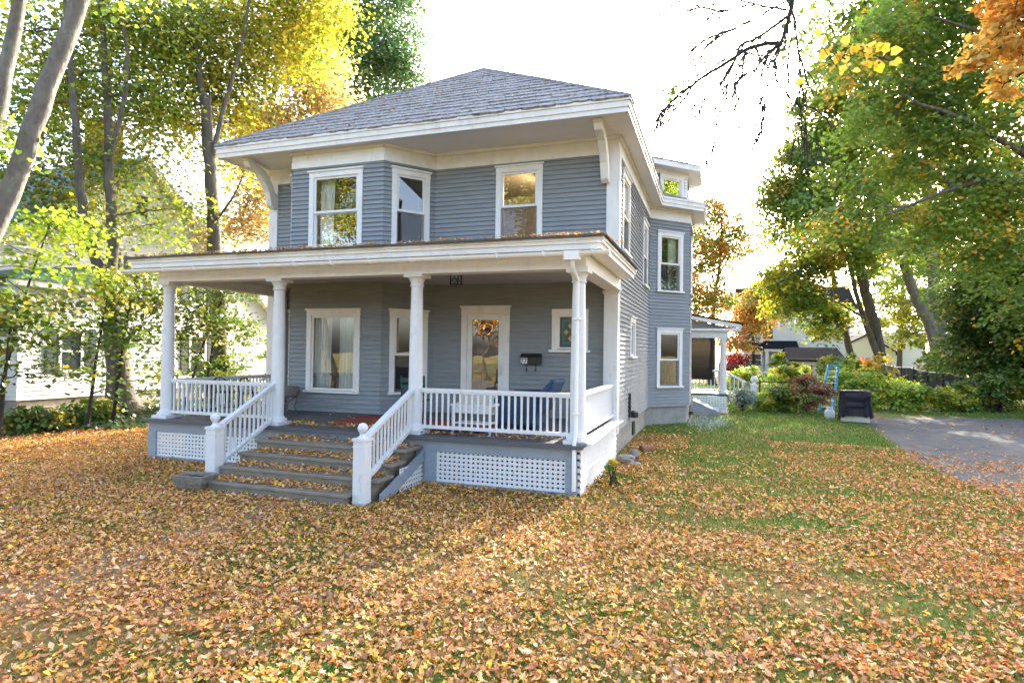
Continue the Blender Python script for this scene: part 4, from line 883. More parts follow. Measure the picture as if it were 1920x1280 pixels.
# overhead service wire
mb = MB(); a, b = Vector((-20.9,21,7.2)), Vector((-10.45,13.0,5.6))
mb.tube([a.lerp(b,k/14)-Vector((0,0,.5*math.sin(math.pi*k/14))) for k in range(15)], .012, 5); tag(mb.build('service_wire', M['black']), 'thin black service wire running from the grey house to the left', 'wire')
TREES = [
 ('maple_tree','big maple with forked trunk close in front of the white neighbouring house','tree','trees beside the neighbouring house',[(0.36,0.26,[(-17.72,14.06,0.0),(-17.81,14.04,1.27),(-18.05,13.93,2.94),(-18.17,13.87,3.95)]),(0.17,0.06,[(-18.13,13.89,3.82),(-18.66,13.46,5.59),(-18.69,13.2,7.85),(-18.69,12.95,10.23),(-18.53,12.54,12.76)]),(0.19,0.06,[(-18.17,13.88,3.87),(-18.02,13.9,5.3),(-18.16,13.82,7.15),(-18.4,13.91,9.24),(-18.7,13.98,11.54),(-19.01,13.94,13.83)]),(0.09,0.03,[(-18.16,13.8,7.99),(-17.7,13.93,9.84),(-17.63,13.92,11.36),(-17.88,13.8,13.04)])],[(-21.15,13.34,12.3,2.2),(-19.33,14.47,13.13,2.2),(-21.13,13.39,9.87,1.6),(-18.48,14.91,10.69,1.7),(-19.84,14.07,8.22,1.5),(-18.08,15.43,12.7,1.8),(-21.23,13.19,7.56,1.2),(-18.54,14.94,7.83,1.3),(-21.52,14.82,11.23,1.8),(-18.93,14.53,6.15,1.1),(-17.42,15.04,6.17,0.9),(-17.01,15.69,6.83,0.8),(-20.12,13.8,6.42,1.0)],'yg',0.12,22000,0.6,1.3),
 ('maple_tree','straight grey trunked maple rising behind the far end of the front porch','tree','trees beside the neighbouring house',[(0.29,0.17,[(-16.24,16.67,0.0),(-16.39,16.61,2.71),(-16.55,16.52,4.94),(-16.71,16.4,8.1),(-16.92,16.28,10.88)]),(0.14,0.05,[(-16.83,16.34,9.58),(-17.16,16.18,11.99),(-17.14,15.62,13.93)]),(0.1,0.04,[(-16.68,16.4,8.65),(-16.3,16.5,10.52),(-15.7,16.66,12.76),(-15.45,16.71,14.62)]),(0.06,0.02,[(-16.63,16.46,6.42),(-15.55,16.29,7.24),(-15.3,16.36,7.97)])],[(-18.47,16.87,13.68,2.2),(-17.0,17.88,14.37,2.3),(-15.11,18.51,14.79,2.0),(-17.74,17.67,12.16,1.9),(-16.42,18.11,12.57,1.5),(-14.59,19.73,15.58,1.5),(-18.65,16.65,10.85,1.2),(-15.24,19.02,13.65,1.5),(-18.2,16.52,8.83,0.8),(-16.7,17.45,8.78,0.8),(-14.98,19.62,14.53,0.9),(-19.29,16.55,10.3,1.3),(-17.47,18.21,10.71,1.2)],'yg2',0.125,22000,0.6,1.3),
 ('leaning_tree','smooth pale trunked tree leaning into view at the left edge','tree','trees beside the neighbouring house',[(0.24,0.16,[(-16.45,7.73,0.0),(-15.89,8.04,1.49),(-15.06,8.39,3.54),(-14.6,8.73,5.01),(-14.01,8.9,6.74),(-13.59,9.02,7.96),(-13.05,9.17,9.46),(-12.79,9.24,10.38)]),(0.17,0.12,[(-15.06,8.39,3.54),(-14.87,8.52,5.72),(-14.62,8.67,7.6),(-14.36,8.74,9.1),(-14.2,8.77,10.25)])],[(-14.26,8.75,10.25,1.2),(-12.73,9.26,10.5,1.2),(-14.87,8.4,6.6,0.8)],'yg',0.13,1500,0.5,0.95),
 ('golden_tree','golden leaved tree glowing behind the left corner of the grey house','tree','trees behind the back fence',[(0.22,0.06,[(-18.73,22.16,0.0),(-18.83,22.07,5.78),(-19.02,21.91,10.56),(-18.72,21.93,15.34),(-17.83,22.16,18.7)]),(0.1,0.03,[(-18.95,21.95,9.84),(-17.79,22.29,12.49),(-16.9,22.55,15.13)])],[(-17.12,22.49,14.17,1.7),(-17.82,22.22,16.07,1.5),(-19.15,21.84,12.23,1.5),(-16.35,22.25,12.54,1.0),(-19.18,20.81,9.77,1.4),(-18.84,20.97,7.48,1.3),(-19.9,21.07,11.56,0.9),(-17.9,21.74,12.05,1.0),(-19.93,20.61,7.23,1.0),(-18.41,21.1,8.63,1.0)],'gold',0.15,13000,0.6,1.1),
 ('hemlock_tree','dark green evergreen towering behind the roof of the grey house','tree','trees behind the back fence',[(0.35,0.1,[(-19.7,31.34,0.0),(-19.78,31.11,13.45),(-19.91,30.89,23.01),(-19.95,30.76,29.38)])],[(-19.27,30.13,18.4,2.6),(-20.6,29.65,20.24,2.2),(-18.21,31.0,19.6,1.8),(-19.54,31.02,22.38,2.4),(-19.86,30.87,24.92,2.2),(-17.09,31.41,17.57,0.9),(-20.72,29.66,17.14,2.0),(-17.48,31.74,21.13,0.9),(-17.36,30.78,18.43,1.2),(-17.59,31.67,23.36,0.9)],'dark',0.13,32000,0.25,1.3),
 ('back_garden_tree','thin sparse orange and green tree above the back porch roof','tree','trees behind the back fence',[(0.2,0.05,[(-0.27,44.25,0.0),(-0.19,44.22,6.0),(0.22,44.31,8.24),(0.37,44.31,11.22),(-0.17,44.09,13.44)]),(0.07,0.02,[(0.05,44.27,7.49),(1.44,44.69,10.12),(1.95,44.83,11.98)]),(0.07,0.02,[(0.05,44.27,7.49),(-1.21,43.79,10.45),(-1.57,43.64,11.93)])],[(-0.16,44.11,12.14,1.5),(1.25,44.62,10.86,1.7),(-0.85,43.92,10.08,1.9),(0.56,44.42,8.99,1.8),(2.15,44.95,9.38,1.2),(-1.15,42.82,6.62,1.8),(-1.48,42.74,4.8,1.6),(0.06,44.3,6.01,1.5),(-1.54,43.72,8.22,1.6),(-0.69,43.93,12.32,1.1),(-1.91,43.56,10.07,1.2)],'org',0.17,12500,0.5,0.95),
 ('back_garden_tree','low yellow and orange tree beyond the back porch column','tree','trees behind the back fence',[(0.18,0.06,[(3.27,58.12,0.0),(3.13,58.06,3.34),(2.79,57.88,7.16)])],[(2.57,57.83,5.72,2.3),(3.99,59.34,7.27,1.9),(1.84,55.51,3.28,1.5),(4.14,58.32,8.13,1.3)],'orgy',0.18,11000,0.5,0.95),
 ('maple_tree','slender dark trunk maple in front of the distant white houses','tree','tall trees along the right side',[(0.24,0.12,[(8.9,45.24,0.0),(8.64,45.18,1.34),(8.29,45.03,3.11),(7.67,44.78,5.22),(7.25,44.59,8.05),(6.89,44.42,10.88)]),(0.08,0.03,[(7.78,44.83,4.52),(6.1,43.18,5.82),(4.67,41.64,6.04)])],[(4.99,41.75,5.71,2.3),(6.43,42.27,4.38,2.0),(4.35,41.53,6.2,1.2),(5.43,42.91,8.22,2.2),(7.24,44.55,9.82,2.6),(4.08,41.95,7.1,1.4)],'grny',0.18,17000,0.5,0.95),
 ('maple_tree','double trunk maple leaning left above the black garden fence','tree','tall trees along the right side',[(0.36,0.24,[(10.17,43.56,0.0),(9.96,43.52,1.41),(9.53,43.33,3.75),(8.81,43.03,6.43),(8.14,42.74,10.12),(7.79,42.54,14.49)]),(0.22,0.1,[(9.96,43.52,1.41),(8.99,42.72,3.73),(8.27,42.23,5.7),(7.63,41.54,8.27)]),(0.1,0.03,[(8.86,42.56,4.39),(7.14,40.38,5.23),(6.06,38.95,5.44)])],[(7.68,40.41,13.84,3.2),(6.32,38.94,11.02,2.4),(8.09,39.57,9.5,2.8),(9.12,39.94,8.28,2.2),(6.02,39.82,15.09,2.2),(8.87,40.74,17.37,3.4),(4.42,37.24,11.05,1.8),(3.42,36.89,11.78,1.3),(11.0,42.58,14.21,3.2),(9.71,42.02,20.74,3.0),(7.04,40.07,20.21,2.5),(8.22,40.42,22.77,2.8),(6.27,38.81,16.91,2.3),(5.27,38.52,14.11,2.4),(3.72,37.02,9.83,2.0),(4.42,37.22,11.95,2.0),(10.93,42.37,24.04,3.0)],'grn',0.18,60000,0.5,0.95),
 ('maple_tree','maple with paired pale trunks standing deep in shade beyond the fence','tree','tall trees along the right side',[(0.42,0.24,[(12.84,42.35,0.0),(12.44,42.21,3.08),(11.92,42.01,4.66),(11.18,41.74,5.77),(10.44,41.44,8.15)]),(0.44,0.24,[(13.05,42.43,0.0),(12.83,42.35,3.08),(12.45,42.18,5.31),(12.0,41.96,9.13),(11.76,41.78,13.9)])],[(12.89,49.85,9.74,3.0),(15.77,51.85,11.52,3.4),(14.7,51.58,6.42,2.4),(16.9,51.27,6.36,2.6),(12.92,49.93,5.92,1.9),(17.6,52.39,15.46,3.6),(14.59,51.28,20.5,3.6),(16.17,50.02,3.64,1.8),(13.23,51.13,3.66,1.2)],'grn2',0.19,28000,0.5,0.95),
 ('maple_tree','tallest green maple spreading long dark limbs in from the right edge','tree','tall trees along the right side',[(0.5,0.3,[(13.6,27.83,0.0),(13.39,27.71,5.51),(13.0,27.5,9.4),(12.78,27.36,13.29),(12.57,27.22,17.18)]),(0.16,0.04,[(13.0,27.52,8.62),(10.82,25.72,8.86),(9.01,24.56,9.58),(7.44,23.49,10.18),(6.1,23.03,10.6)]),(0.14,0.04,[(13.1,27.58,7.07),(10.65,25.68,8.11),(8.51,24.42,8.22),(6.63,23.27,7.42),(5.46,22.88,6.88)]),(0.12,0.03,[(12.8,27.4,11.34),(10.44,25.53,12.39),(8.47,24.31,13.21),(6.58,23.14,13.44)])],[(9.76,26.17,10.64,2.3),(7.75,24.96,10.98,1.9),(6.14,24.41,11.15,1.4),(4.9,24.0,10.19,1.1),(6.33,24.51,9.27,1.5),(8.12,25.13,8.54,2.0),(10.38,26.97,7.49,2.4),(6.7,24.67,7.2,1.5),(5.27,24.18,7.37,1.2),(4.03,23.77,6.78,0.8),(9.06,26.02,6.0,1.9),(5.59,24.18,13.59,1.6),(7.55,25.37,13.5,1.9),(9.78,26.65,13.6,2.2),(4.35,23.79,11.88,0.9),(4.19,23.8,8.48,0.8),(6.31,24.44,12.66,1.4),(7.72,24.87,15.13,2.2),(10.32,26.79,16.17,2.2),(11.53,27.41,4.34,2.2)],'grno',0.14,42000,0.5,0.95),
 ('hedge_tree','dense dark green shrubby tree filling the right edge beside the driveway','tree','tall trees along the right side',[(0.14,0.06,[(11.94,32.55,0.0),(11.9,32.55,1.92),(11.75,32.46,3.83),(11.46,32.33,5.74)]),(0.14,0.06,[(12.41,30.6,0.0),(12.31,30.56,2.84),(12.08,30.43,5.49)])],[(11.04,31.15,4.68,2.0),(12.09,30.47,3.72,2.0),(11.9,31.42,6.07,2.0),(11.69,30.37,1.72,1.3),(10.62,31.05,2.6,1.3),(12.7,30.63,5.94,2.0),(10.5,33.13,1.88,0.9),(12.12,29.46,1.75,1.2)],'dkg',0.14,36000,0.5,0.95),
 ('orange_maple','bright orange maple bough hanging in the top right corner','tree','tall trees along the right side',[(0.32,0.16,[(12.5,5.5,0.0),(12.4,5.6,3.0),(12.2,5.8,6.0),(12.1,5.9,9.5)]),(0.12,0.05,[(12.2,5.8,5.2),(10.0,8.0,6.3),(5.36,10.71,6.74)]),(0.05,0.012,[(5.36,10.71,6.74),(4.65,10.47,6.8),(3.94,10.23,6.64),(3.44,10.07,6.33)]),(0.03,0.01,[(4.65,10.47,6.8),(4.3,10.36,6.27),(3.8,10.19,5.96)])],[(3.94,10.22,6.87,0.62),(3.66,10.14,6.34,0.5),(4.2,10.43,6.39,0.55),(3.41,10.06,6.18,0.33),(3.8,10.19,5.93,0.3),(4.34,10.46,7.31,0.6)],'orange',0.075,3600,0.5,0.35),
 ('yellow_branch','thin twig of yellow leaves dangling against the sky','branch',None,[(0.035,0.004,[(12.1,5.9,8.8),(8.0,6.3,8.6),(4.5,6.4,7.6),(0.99,7.13,6.12),(0.89,7.1,5.6),(1.04,7.05,5.41),(1.36,7.16,5.33),(1.79,7.31,5.23)]),(0.005,0.002,[(1.04,7.05,5.41),(1.14,7.09,5.24),(1.23,7.12,5.13)])],[(1.28,7.13,5.26,0.24),(1.14,7.09,5.33,0.24),(1.65,7.26,5.23,0.2),(1.44,7.19,5.36,0.2)],'yel',0.13,95,0.5,0.5),
 ('maple_tree','green maple filling the gap behind the paired pale trunks','tree','tall trees along the right side',[(0.3,0.12,[(22.11,62.39,0.0),(21.88,62.27,5.41),(21.61,62.05,12.31),(21.11,61.71,21.5)])],[(21.21,62.01,7.24,4.2),(24.24,62.98,10.04,4.5),(21.6,62.02,13.69,4.2),(24.19,62.83,17.4,4.5),(18.49,62.09,10.11,3.2),(24.67,62.17,4.49,3.2),(19.42,62.51,4.49,2.6),(21.1,61.68,22.88,4.5),(25.45,63.12,24.79,4.5),(22.53,60.44,1.76,2.2),(24.55,60.08,1.37,2.2),(20.85,60.94,1.27,1.6)],'grn2',0.22,24000,0.5,0.95),
 ('maple_tree','yellow green maple standing farthest back between the leaning trunks','tree','tall trees along the right side',[(0.26,0.1,[(16.64,66.87,0.0),(16.87,66.9,5.68),(17.07,66.85,11.84)])],[(16.85,66.86,7.73,3.6),(14.4,65.97,10.78,3.4),(19.25,67.59,11.87,3.6),(17.28,66.85,15.95,4.0),(14.92,66.24,5.65,2.2),(19.06,67.65,5.2,2.4),(12.44,65.28,12.29,2.6)],'grny',0.22,16000,0.5,0.95),
]
BARE_STEM = [(12.15,5.85,8.2),(9.0,6.9,9.3),(5.2,7.6,8.6),(1.23,7.7,7.86),(0.85,7.6,6.49)]
BARE = [(0.034,0.01,[(0.85,7.6,6.49),(0.78,7.58,6.06),(0.69,7.56,5.74),(0.57,7.52,5.76),(0.31,7.43,5.68),(-0.1,7.3,5.42),(-0.48,7.28,5.18),(-0.72,7.2,4.88)]),(0.021,0.006,[(0.78,7.58,6.06),(0.43,7.47,5.77),(0.28,7.42,5.71),(0.17,7.39,5.43),(-0.01,7.33,5.12),(-0.21,7.27,4.99),(-0.42,7.2,4.77)]),(0.019,0.006,[(0.69,7.56,5.76),(0.45,7.38,5.48),(0.4,7.36,5.38),(0.16,7.28,5.26),(0.15,7.28,5.07),(0.03,7.25,4.86)]),(0.015,0.006,[(0.4,7.46,5.71),(0.46,7.49,5.52),(0.58,7.53,5.43),(0.58,7.53,5.37),(0.52,7.51,5.18),(0.43,7.49,4.94)]),(0.014,0.006,[(0.75,7.57,6.12),(0.37,7.44,6.2),(0.07,7.34,6.26),(-0.1,7.28,6.14),(-0.37,7.19,6.1),(-0.51,7.15,5.98)]),(0.014,0.006,[(0.76,7.58,6.24),(0.31,7.43,5.99),(0.02,7.33,5.89)]),(0.019,0.006,[(0.74,7.77,6.55),(0.86,7.82,6.11),(0.91,7.84,5.79),(0.93,7.86,5.15),(0.91,7.86,4.77)]),(0.011,0.006,[(0.55,7.51,5.74),(0.31,7.43,5.86),(0.02,7.33,5.61),(-0.27,7.24,5.55),(-0.39,7.2,5.3)]),(0.011,0.006,[(0.28,7.42,5.71),(0.08,7.36,5.3),(-0.1,7.3,5.14),(-0.27,7.25,4.68)]),(0.011,0.006,[(0.91,7.84,5.72),(0.99,7.88,5.34),(0.96,7.88,4.71)]),(0.011,0.006,[(-0.04,7.3,6.11),(-0.22,7.25,5.86),(-0.26,7.24,5.64)]),(0.012,0.006,[(0.31,7.43,5.68),(0.23,7.41,5.3),(0.02,7.35,5.05),(-0.03,7.33,4.77)]),(0.012,0.006,[(0.55,7.51,5.62),(0.46,7.49,5.25),(0.5,7.51,4.91),(0.44,7.49,4.59)]),(0.011,0.006,[(0.61,7.54,5.4),(0.68,7.56,5.22),(0.67,7.57,5.0)]),(0.012,0.006,[(0.08,7.36,5.55),(-0.21,7.26,5.36),(-0.33,7.23,5.05),(-0.56,7.15,4.95)]),(0.011,0.006,[(-0.27,7.24,5.3),(-0.54,7.15,5.23),(-0.68,7.1,5.29)]),(0.012,0.006,[(0.43,7.46,6.05),(0.13,7.37,5.86),(-0.13,7.28,5.79),(-0.28,7.23,5.64)]),(0.011,0.006,[(0.31,7.42,6.17),(0.01,7.32,6.08),(-0.46,7.16,6.19),(-0.72,7.08,5.97)]),(0.01,0.006,[(0.81,7.6,5.87),(0.75,7.59,5.44),(0.73,7.59,5.0),(0.64,7.56,4.63)])]
BARELEAF = [(0.86,7.82,6.11,0.12),(0.77,7.8,5.79,0.1),(0.92,7.84,6.23,0.14),(0.95,7.86,5.98,0.1),(-0.48,7.28,5.2,0.04),(0.92,7.86,4.99,0.08),(0.87,7.85,4.77,0.09),(0.68,7.77,5.72,0.06)]
# ---------------------------------------------------------------- foliage
PAL = {  # true leaf colours (linear), with weights
 'yg': ([(0.335,0.39,0.041),(0.185,0.276,0.0512),(0.503,0.406,0.0512),(0.117,0.194,0.041)],(.35,.3,.15,.2)),
 'yg2': ([(0.404,0.423,0.041),(0.236,0.31,0.0451),(0.604,0.439,0.0512),(0.135,0.211,0.041)],(.4,.25,.2,.15)),
 'gold': ([(0.626,0.46,0.228),(0.57,0.386,0.168),(0.662,0.534,0.336),(0.331,0.331,0.096)],(.4,.25,.25,.1)),
 'dark': ([(0.0702,0.152,0.0549),(0.105,0.2,0.0699),(0.164,0.258,0.0749),(0.0514,0.105,0.0499)],(.35,.35,.15,.15)),
 'org': ([(0.63,0.291,0.0588),(0.21,0.291,0.049),(0.462,0.336,0.0588),(0.126,0.224,0.0392)],(.35,.3,.2,.15)),
 'orgy': ([(0.588,0.28,0.056),(0.504,0.378,0.042),(0.224,0.252,0.035),(0.7,0.21,0.056)],(.3,.3,.25,.15)),
 'grny': ([(0.168,0.269,0.0336),(0.42,0.403,0.037),(0.101,0.168,0.0302),(0.638,0.504,0.0504)],(.4,.25,.2,.15)),
 'grn': ([(0.192,0.299,0.042),(0.137,0.224,0.042),(0.301,0.373,0.0478),(0.548,0.323,0.0573)],(.4,.3,.2,.1)),
 'grn2': ([(0.206,0.296,0.0412),(0.295,0.375,0.0412),(0.133,0.214,0.0371),(0.59,0.508,0.0412)],(.35,.25,.25,.15)),
 'grno': ([(0.178,0.285,0.042),(0.137,0.224,0.042),(0.275,0.348,0.0478),(0.8,0.398,0.0669),(0.8,0.497,0.0573)],(.42,.3,.18,.055,.045)),
 'dkg': ([(0.0934,0.167,0.0324),(0.14,0.223,0.0389),(0.199,0.268,0.0421),(0.304,0.268,0.0486)],(.4,.3,.2,.1)),
 'orange': ([(.8,.46,.1),(.8,.38,.06),(.8,.55,.14),(.7,.28,.04)],(.4,.25,.25,.1)),
 'yel': ([(0.75,0.5,0.04),(0.68,0.42,0.03),(0.75,0.55,0.1)],(.5,.3,.2)),
 'lime': ([(0.27,0.383,0.0378),(0.397,0.461,0.0504),(0.158,0.26,0.0315),(0.525,0.429,0.0378)],(.4,.3,.2,.1)),
 'shade': ([(0.129,0.21,0.0315),(0.202,0.251,0.0353),(0.0867,0.139,0.0252),(0.404,0.307,0.0378)],(.4,.25,.2,.15)),
 'russet': ([(0.238,0.084,0.049),(0.168,0.07,0.042),(0.336,0.168,0.056),(0.14,0.168,0.042)],(.4,.25,.2,.15)),
 'silver': ([(0.3,0.34,0.3),(0.22,0.28,0.22),(0.4,0.43,0.4)],(.4,.3,.3)),
 'cover': ([(0.042,0.084,0.036),(0.06,0.108,0.042),(0.096,0.144,0.06),(0.024,0.054,0.024)],(.35,.35,.15,.15)),
 'red': ([(0.45,0.03,0.06),(0.35,0.02,0.04),(0.55,0.08,0.09)],(.4,.3,.3)),
}
LT = np.array([[0,0,0],[.36,-.05,.1],[.48,.42,.06],[0,1,-.08],[-.48,.42,.06],[-.36,-.05,.1]], float); LTRI = np.array([[0,1,2],[0,2,3],[0,3,4],[0,4,5]])
MAPLE = [(0,-.12),(.16,.02),(.5,-.05),(.34,.2),(.62,.42),(.34,.46),(.26,.58),(0,1.0),(-.26,.58),(-.34,.46),(-.62,.42),(-.34,.2),(-.5,-.05),(-.16,.02)]
LIT1 = np.array([[0,.3,0]]+[[x,y,0] for x,y in MAPLE]); LIT1T = np.array([[0,i+1,(i+1)%14+1] for i in range(14)])
OV = [(0,-.35),(.2,-.15),(.33,.15),(.28,.45),(.14,.7),(0,.95),(-.14,.7),(-.28,.45),(-.33,.15),(-.2,-.15)]
LIT2 = np.array([[0,.3,0]]+[[x,y,0] for x,y in OV]); LIT2T = np.array([[0,i+1,(i+1)%10+1] for i in range(10)])
LIT3 = np.array([[0,-.3,0],[.36,.25,0],[0,.9,0],[-.36,.25,0]]); LIT3T = np.array([[0,1,2],[0,2,3]])
def place(T, TRI, pos, nrm, yaw, size, curl=None):
    """copies of a leaf template: pos Nx3, nrm Nx3 (leaf normals), yaw N, size N"""
    n = len(pos); nrm = nrm/np.linalg.norm(nrm, axis=1, keepdims=True)
    ref = np.stack([np.cos(yaw), np.sin(yaw), np.zeros(n)], 1)
    b = ref-nrm*np.sum(ref*nrm, 1, keepdims=True); b /= np.linalg.norm(b, axis=1, keepdims=True)+1e-9; a = np.cross(b, nrm)
    t = np.repeat(T[None], n, 0).copy()
    if curl is not None:
        t[:,:,2] += curl[:,0:1]*t[:,:,0]**2+curl[:,1:2]*(t[:,:,1]-.3)**2+curl[:,2:3]*t[:,:,0]*(t[:,:,1]-.3)
    V = pos[:,None]+size[:,None,None]*(t[:,:,0:1]*a[:,None]+t[:,:,1:2]*b[:,None]+t[:,:,2:3]*nrm[:,None])
    F = TRI[None]+(np.arange(n)*len(T))[:,None,None]
    return V.reshape(-1,3), F.reshape(-1,3)
def pick(pal, n, rg):
    c, w = PAL[pal]; return np.array(c)[rg.choice(len(c), n, p=w)]
def crown_arrays(blobs, pal, size, n, flat, sp, rg, droop=.25):
    B = np.array(blobs); w = B[:,3]**2.2; w /= w.sum()
    nspray = max(3, int(n/70)); bi = rg.choice(len(B), nspray, p=w)
    d = rg.normal(size=(nspray,3)); d /= np.linalg.norm(d, axis=1, keepdims=True); rad = B[bi,3]*rg.random(nspray)**(1/2.0)
    sc = B[bi,:3]+d*rad[:,None]*np.array([1,1,.85])
    bc, bw = PAL[pal]; scol = pick(pal, nspray, rg)
    # neighbouring sprays of one bough share their colour
    lowf = np.sin(sc@np.array([.9,.7,1.1])+len(B))+np.sin(sc@np.array([-.6,1.3,.8]))
    scol = scol*(1+.2*lowf[:,None])
    srad = sp*(.55+.6*rg.random(nspray))*np.minimum(1, B[bi,3]*1.2+.1)
    cnt = rg.poisson(n/nspray, nspray); idx = np.repeat(np.arange(nspray), cnt); m = len(idx)
    out = sc-B[bi,:3]; out[:,2] = 0; ol = np.linalg.norm(out,axis=1,keepdims=True)+1e-6; out = out/ol
    r = np.sqrt(rg.random(m))*srad[idx]; a = rg.random(m)*2*np.pi
    off = np.stack([r*np.cos(a), r*np.sin(a), rg.normal(size=m)*flat*srad[idx]*.55], 1)
    off[:,2] -= droop*(off[:,0]*out[idx,0]+off[:,1]*out[idx,1])+droop*.6*r**2/np.maximum(srad[idx],.1)
    pos = sc[idx]+off
    nr = np.stack([rg.normal(size=m)*.55, rg.normal(size=m)*.55, np.full(m,.75)], 1); nr[:,:2] += out[idx][:,:2]*.35
    col = scol[idx]*(1+.28*(rg.random((m,1))-.5)); mixin = rg.random(m) < .22; col[mixin] = pick(pal, mixin.sum(), rg)
    return sc, bi, pos, nr, rg.random(m)*2*np.pi, size*(.6+.7*rg.random(m)), np.clip(col,.004,.9)
TREES_DONE = {}
def make_tree(name, label, cat, group, trunks, blobs, pal, size, n, flat, sp, seed, bark='bark', parts=('trunk','crown')):
    rg = np.random.default_rng(seed); random.seed(seed)
    base = trunks[0][2][0]; t = empty(name, tuple(base), label=label, cat=cat, group=group); o3 = np.array(base)
    sc, bi, pos, nr, yaw, sz, col = crown_arrays(blobs, pal, size, n, flat, sp, rg)
    mb = MB(); skeleton = []
    for k, (r0, r1, pts) in enumerate(trunks):
        pts = np.array(pts)-o3
        # resample smoothly
        seg = np.linalg.norm(np.diff(pts,axis=0),axis=1); s = np.concatenate([[0],np.cumsum(seg)]); m = max(6,int(s[-1]/.5)+2); q = np.linspace(0,s[-1],m)
        P = np.stack([np.interp(q,s,pts[:,i]) for i in range(3)],1)
        for _ in range(2): P[1:-1] = .5*P[1:-1]+.25*(P[:-2]+P[2:])
        wob = rg.normal(size=P.shape)*.02*min(1,r0*3); wob[0] = 0; P += wob
        f = q/s[-1]; R_ = r0+(r1-r0)*f
        if k == 0 and r0 > .12: R_ = R_*(1+.9*np.exp(-q/(r0*1.3)))
        mb.tube(P, list(R_), 12 if r0 > .1 else 7, jit=.06); skeleton += [(p, r) for p, r in zip(P,R_)]
    SK = np.array([p for p,_ in skeleton]); SR = np.array([r for _,r in skeleton])
    for b in blobs:
        c = np.array(b[:3])-o3; dd = np.linalg.norm(SK-c,axis=1)+np.maximum(0,(SK[:,2]-c[2]+.3))*1.5; i = int(np.argmin(dd)); a = SK[i]; L_ = np.linalg.norm(c-a)
        if L_ < .15 or L_ > 9: continue
        r0 = min(SR[i]*.5, .012+.018*b[3]+.006*L_); mid = (a+c)/2+np.array([rg.normal()*.1*L_, rg.normal()*.1*L_, .06*L_])
        tt = np.linspace(0,1,8)[:,None]; P = (1-tt)**2*a+2*tt*(1-tt)*mid+tt**2*c; P[1:-1] += rg.normal(size=(6,3))*.02*L_
        mb.tube(P, list(np.linspace(r0,r0*.4,8)), 6)
    if name == 'yellow_branch':     # a few separate drooping leaves
        m = 46; B = np.array(blobs); bi2 = rg.integers(0,len(B),m); pos = B[bi2,:3]+rg.normal(size=(m,3))*B[bi2,3:4]*np.array([.6,.6,.35]); nr = rg.normal(size=(m,3)); nr[:,2] += .5
        yaw = rg.random(m)*6.28; sz = .1*(.7+.5*rg.random(m)); col = pick(pal,m,rg)
        for q in range(0,m): mb.tube([B[bi2[q],:3]-o3+np.array([0,0,.05]), pos[q]-o3], [.003,.002], 4)
    crown_c = np.array([b[:3] for b in blobs])-o3
    for j in range(len(sc)):
        if rg.random() > .55: continue
        a = crown_c[bi[j]]; c = sc[j]-o3; L_ = np.linalg.norm(c-a)
        if L_ < .1: continue
        mid = (a+c)/2+rg.normal(size=3)*.1*L_+np.array([0,0,.08*L_]); tt = np.linspace(0,1,5)[:,None]; P = (1-tt)**2*a+2*tt*(1-tt)*mid+tt**2*c
        r0 = .008+.006*L_; r0 = min(r0, .6*blobs[bi[j]][3]*.05+.002); mb.tube(P, list(np.linspace(r0,r0*.3,5)), 4, cap=False)
    mb.build(parts[0], M[bark], t, smooth=True)
    V, F = place(LT, LTRI, pos-o3, nr, yaw, sz); np_mesh(parts[1], V, F, M['leaf'], np.repeat(col, len(LT), 0), t)
    return t
for i, q in enumerate(TREES):
    nm, lab = q[0], q[1]
    bk = 'bark_pale' if nm == 'leaning_tree' or 'paired pale' in lab and 'behind' not in lab else ('bark_dark' if nm in ('hedge_tree','yellow_branch','orange_maple','back_garden_tree') else 'bark')
    TREES_DONE[i] = make_tree(*q, seed=100+i, bark=bk, parts=('twig','leaves') if nm == 'yellow_branch' else ('trunk','crown'))
# trees across the street, behind the camera: seen mirrored in the windows
MIRROR = [(8,-13,-15,1.2,'green maple across the street mirrored in the upper right window'),(1,-25,-10,2.2,'yellow green maple across the street mirrored in the picture window'),(3,-31,-16,.7,'golden tree across the street mirrored in the upper bay window'),
 (9,-19,-19,4.0,'dense maple across the street mirrored in the porch glass'),(8,-27,-22,.3,'tall green maple across the street mirrored behind the golden tree'),(6,-16,-17,1.0,'orange tree across the street mirrored in the front door glass'),(8,18,-9,2.0,'green maple across the street mirrored in the side bay windows'),(8,23,15,2.6,'green maple right of the driveway mirrored in the dormer window'),(2,-17,-2,1.0,'pale trunked tree by the street mirrored in the picture window'),(9,8,-16,5.0,'dense maple across the street mirrored in the angled bay windows')]
for k, (i, x, y, rz, lab) in enumerate(MIRROR):
    c = copy_tree(TREES_DONE[i]); c.location = (x,y,0); c.rotation_euler.z = rz; c['label'] = lab; c['group'] = 'trees across the street'
